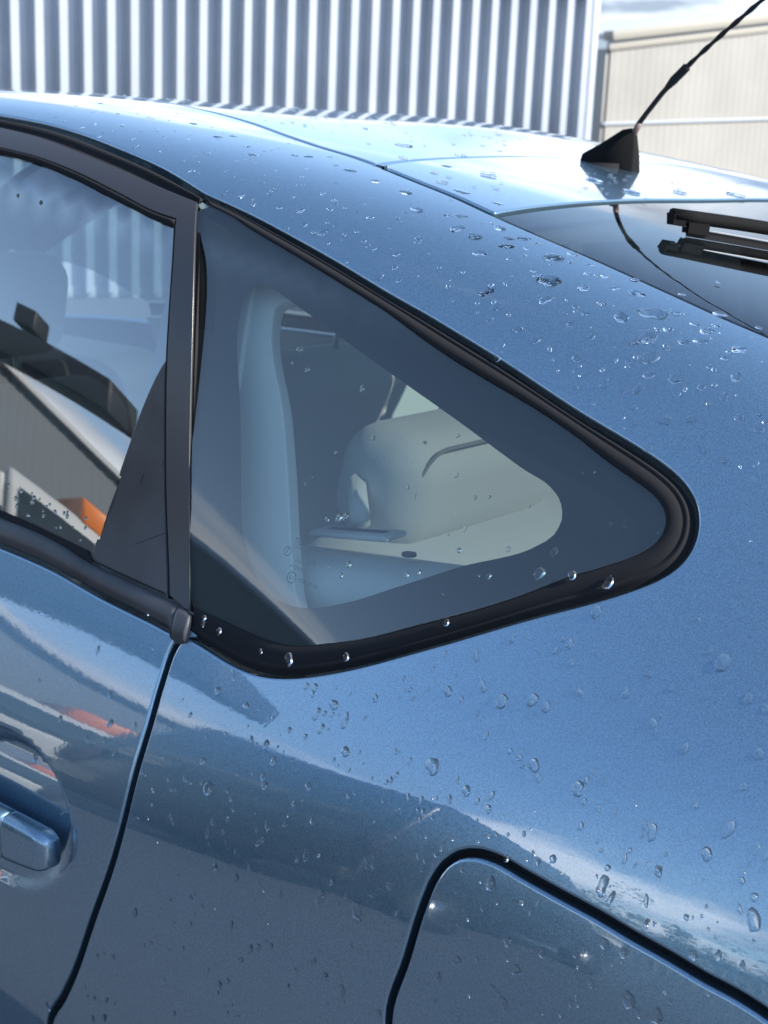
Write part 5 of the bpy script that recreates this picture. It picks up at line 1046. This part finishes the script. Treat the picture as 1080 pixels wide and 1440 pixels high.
def place_matrix(u, v, r_, st, where, spin):
    p, ax, dn, n = drop_frame(u, v, where)
    c, s = math.cos(spin), math.sin(spin); ax2 = ax*c+dn*s; dn2 = dn*c-ax*s
    zs = r_*((.95 if r_ < .0025 else .85) if p[2] < 1.15 else .38)
    return Matrix(((ax2[0]*r_, dn2[0]*r_*st, n[0]*zs, p[0]), (ax2[1]*r_, dn2[1]*r_*st, n[1]*zs, p[1]), (ax2[2]*r_, dn2[2]*r_*st, n[2]*zs, p[2]), (0, 0, 0, 1)))
for i, (u, v, r10, st, where) in enumerate(order[:BIG]):
    o = bpy.data.objects.new('raindrop', shapes[(i*7+i//5) % 18]); COL.objects.link(o)
    flat = S(u, v)[2] > 1.22
    spin = random.uniform(0, 6.28) if (st == 10 and flat) else random.gauss(0, .35)
    o.matrix_world = place_matrix(u, v, max(r10*1.0e-4, .0011), st/10*random.uniform(.92, 1.1), where, spin)
    lab, grp = zone(u, v, where); tag(o, lab, 'raindrop', grp)
# the finest beads, past counting
V = []; F = []
def add_speck(u, v, r_, st, where):
    Mx = place_matrix(u, v, r_, st, where, random.uniform(-.5, .5)); me = shapes[random.randrange(18)]; k = len(V)
    V.extend([tuple(Mx @ q.co) for q in me.vertices]); F.extend([tuple(k+j for j in f.vertices) for f in me.polygons])
for u, v, r10, st, where in order[BIG:]: add_speck(u, v, max(r10*1e-4, .0010), st/10, where)
quarter_region = [np.array(even(quarter_loop))]; hole_region = [np.array(even(fuel))]
cand = np.stack([rng.uniform(-.62, .66, 3400), rng.uniform(1.6, 9.6, 3400)], 1)
ok = inside(cand, [shift_loop(even(quarter_loop)[::(1 if area(quarter_loop) > 0 else -1)], .008)]) & ~inside(cand, hole_region)
ok &= rng.uniform(size=len(cand)) < np.where(cand[:, 1] > 8.2, .95, np.where(cand[:, 1] > 7, .75, .7))
for u, v in cand[ok][:760]: add_speck(u, v, random.choice((.0008, .001, .0012, .0016, .0021)), random.uniform(.9, 1.5), 'w')
for u, v in zip(rng.uniform(.19, .47, 120), rng.uniform(2.1, 3.7, 120)):
    if inside(np.array([[u, v]]), [shift_loop(even(fuel)[::(1 if area(fuel) > 0 else -1)], .008)])[0]: add_speck(u, v, random.choice((.0008, .001, .0013, .0018)), random.uniform(.9, 1.5), 'f')
for _ in range(70):
    u, v = random.uniform(-.21, -.045), random.uniform(9.5, 12.4)
    add_speck(u, v, random.uniform(.0012, .0032), 1.1, 'r')
for _ in range(160):
    u, v = random.uniform(-.8, -.32), random.uniform(9.95, 12.3)
    add_speck(u, v, random.uniform(.0012, .0036), 1.1, 'r')
sp = link('fine_rain_beads', mesh_from('fine_rain_beads', V, F), M['water']); tag(sp, 'fine beads of rain scattered over the blue paint', 'raindrops', kind='stuff')
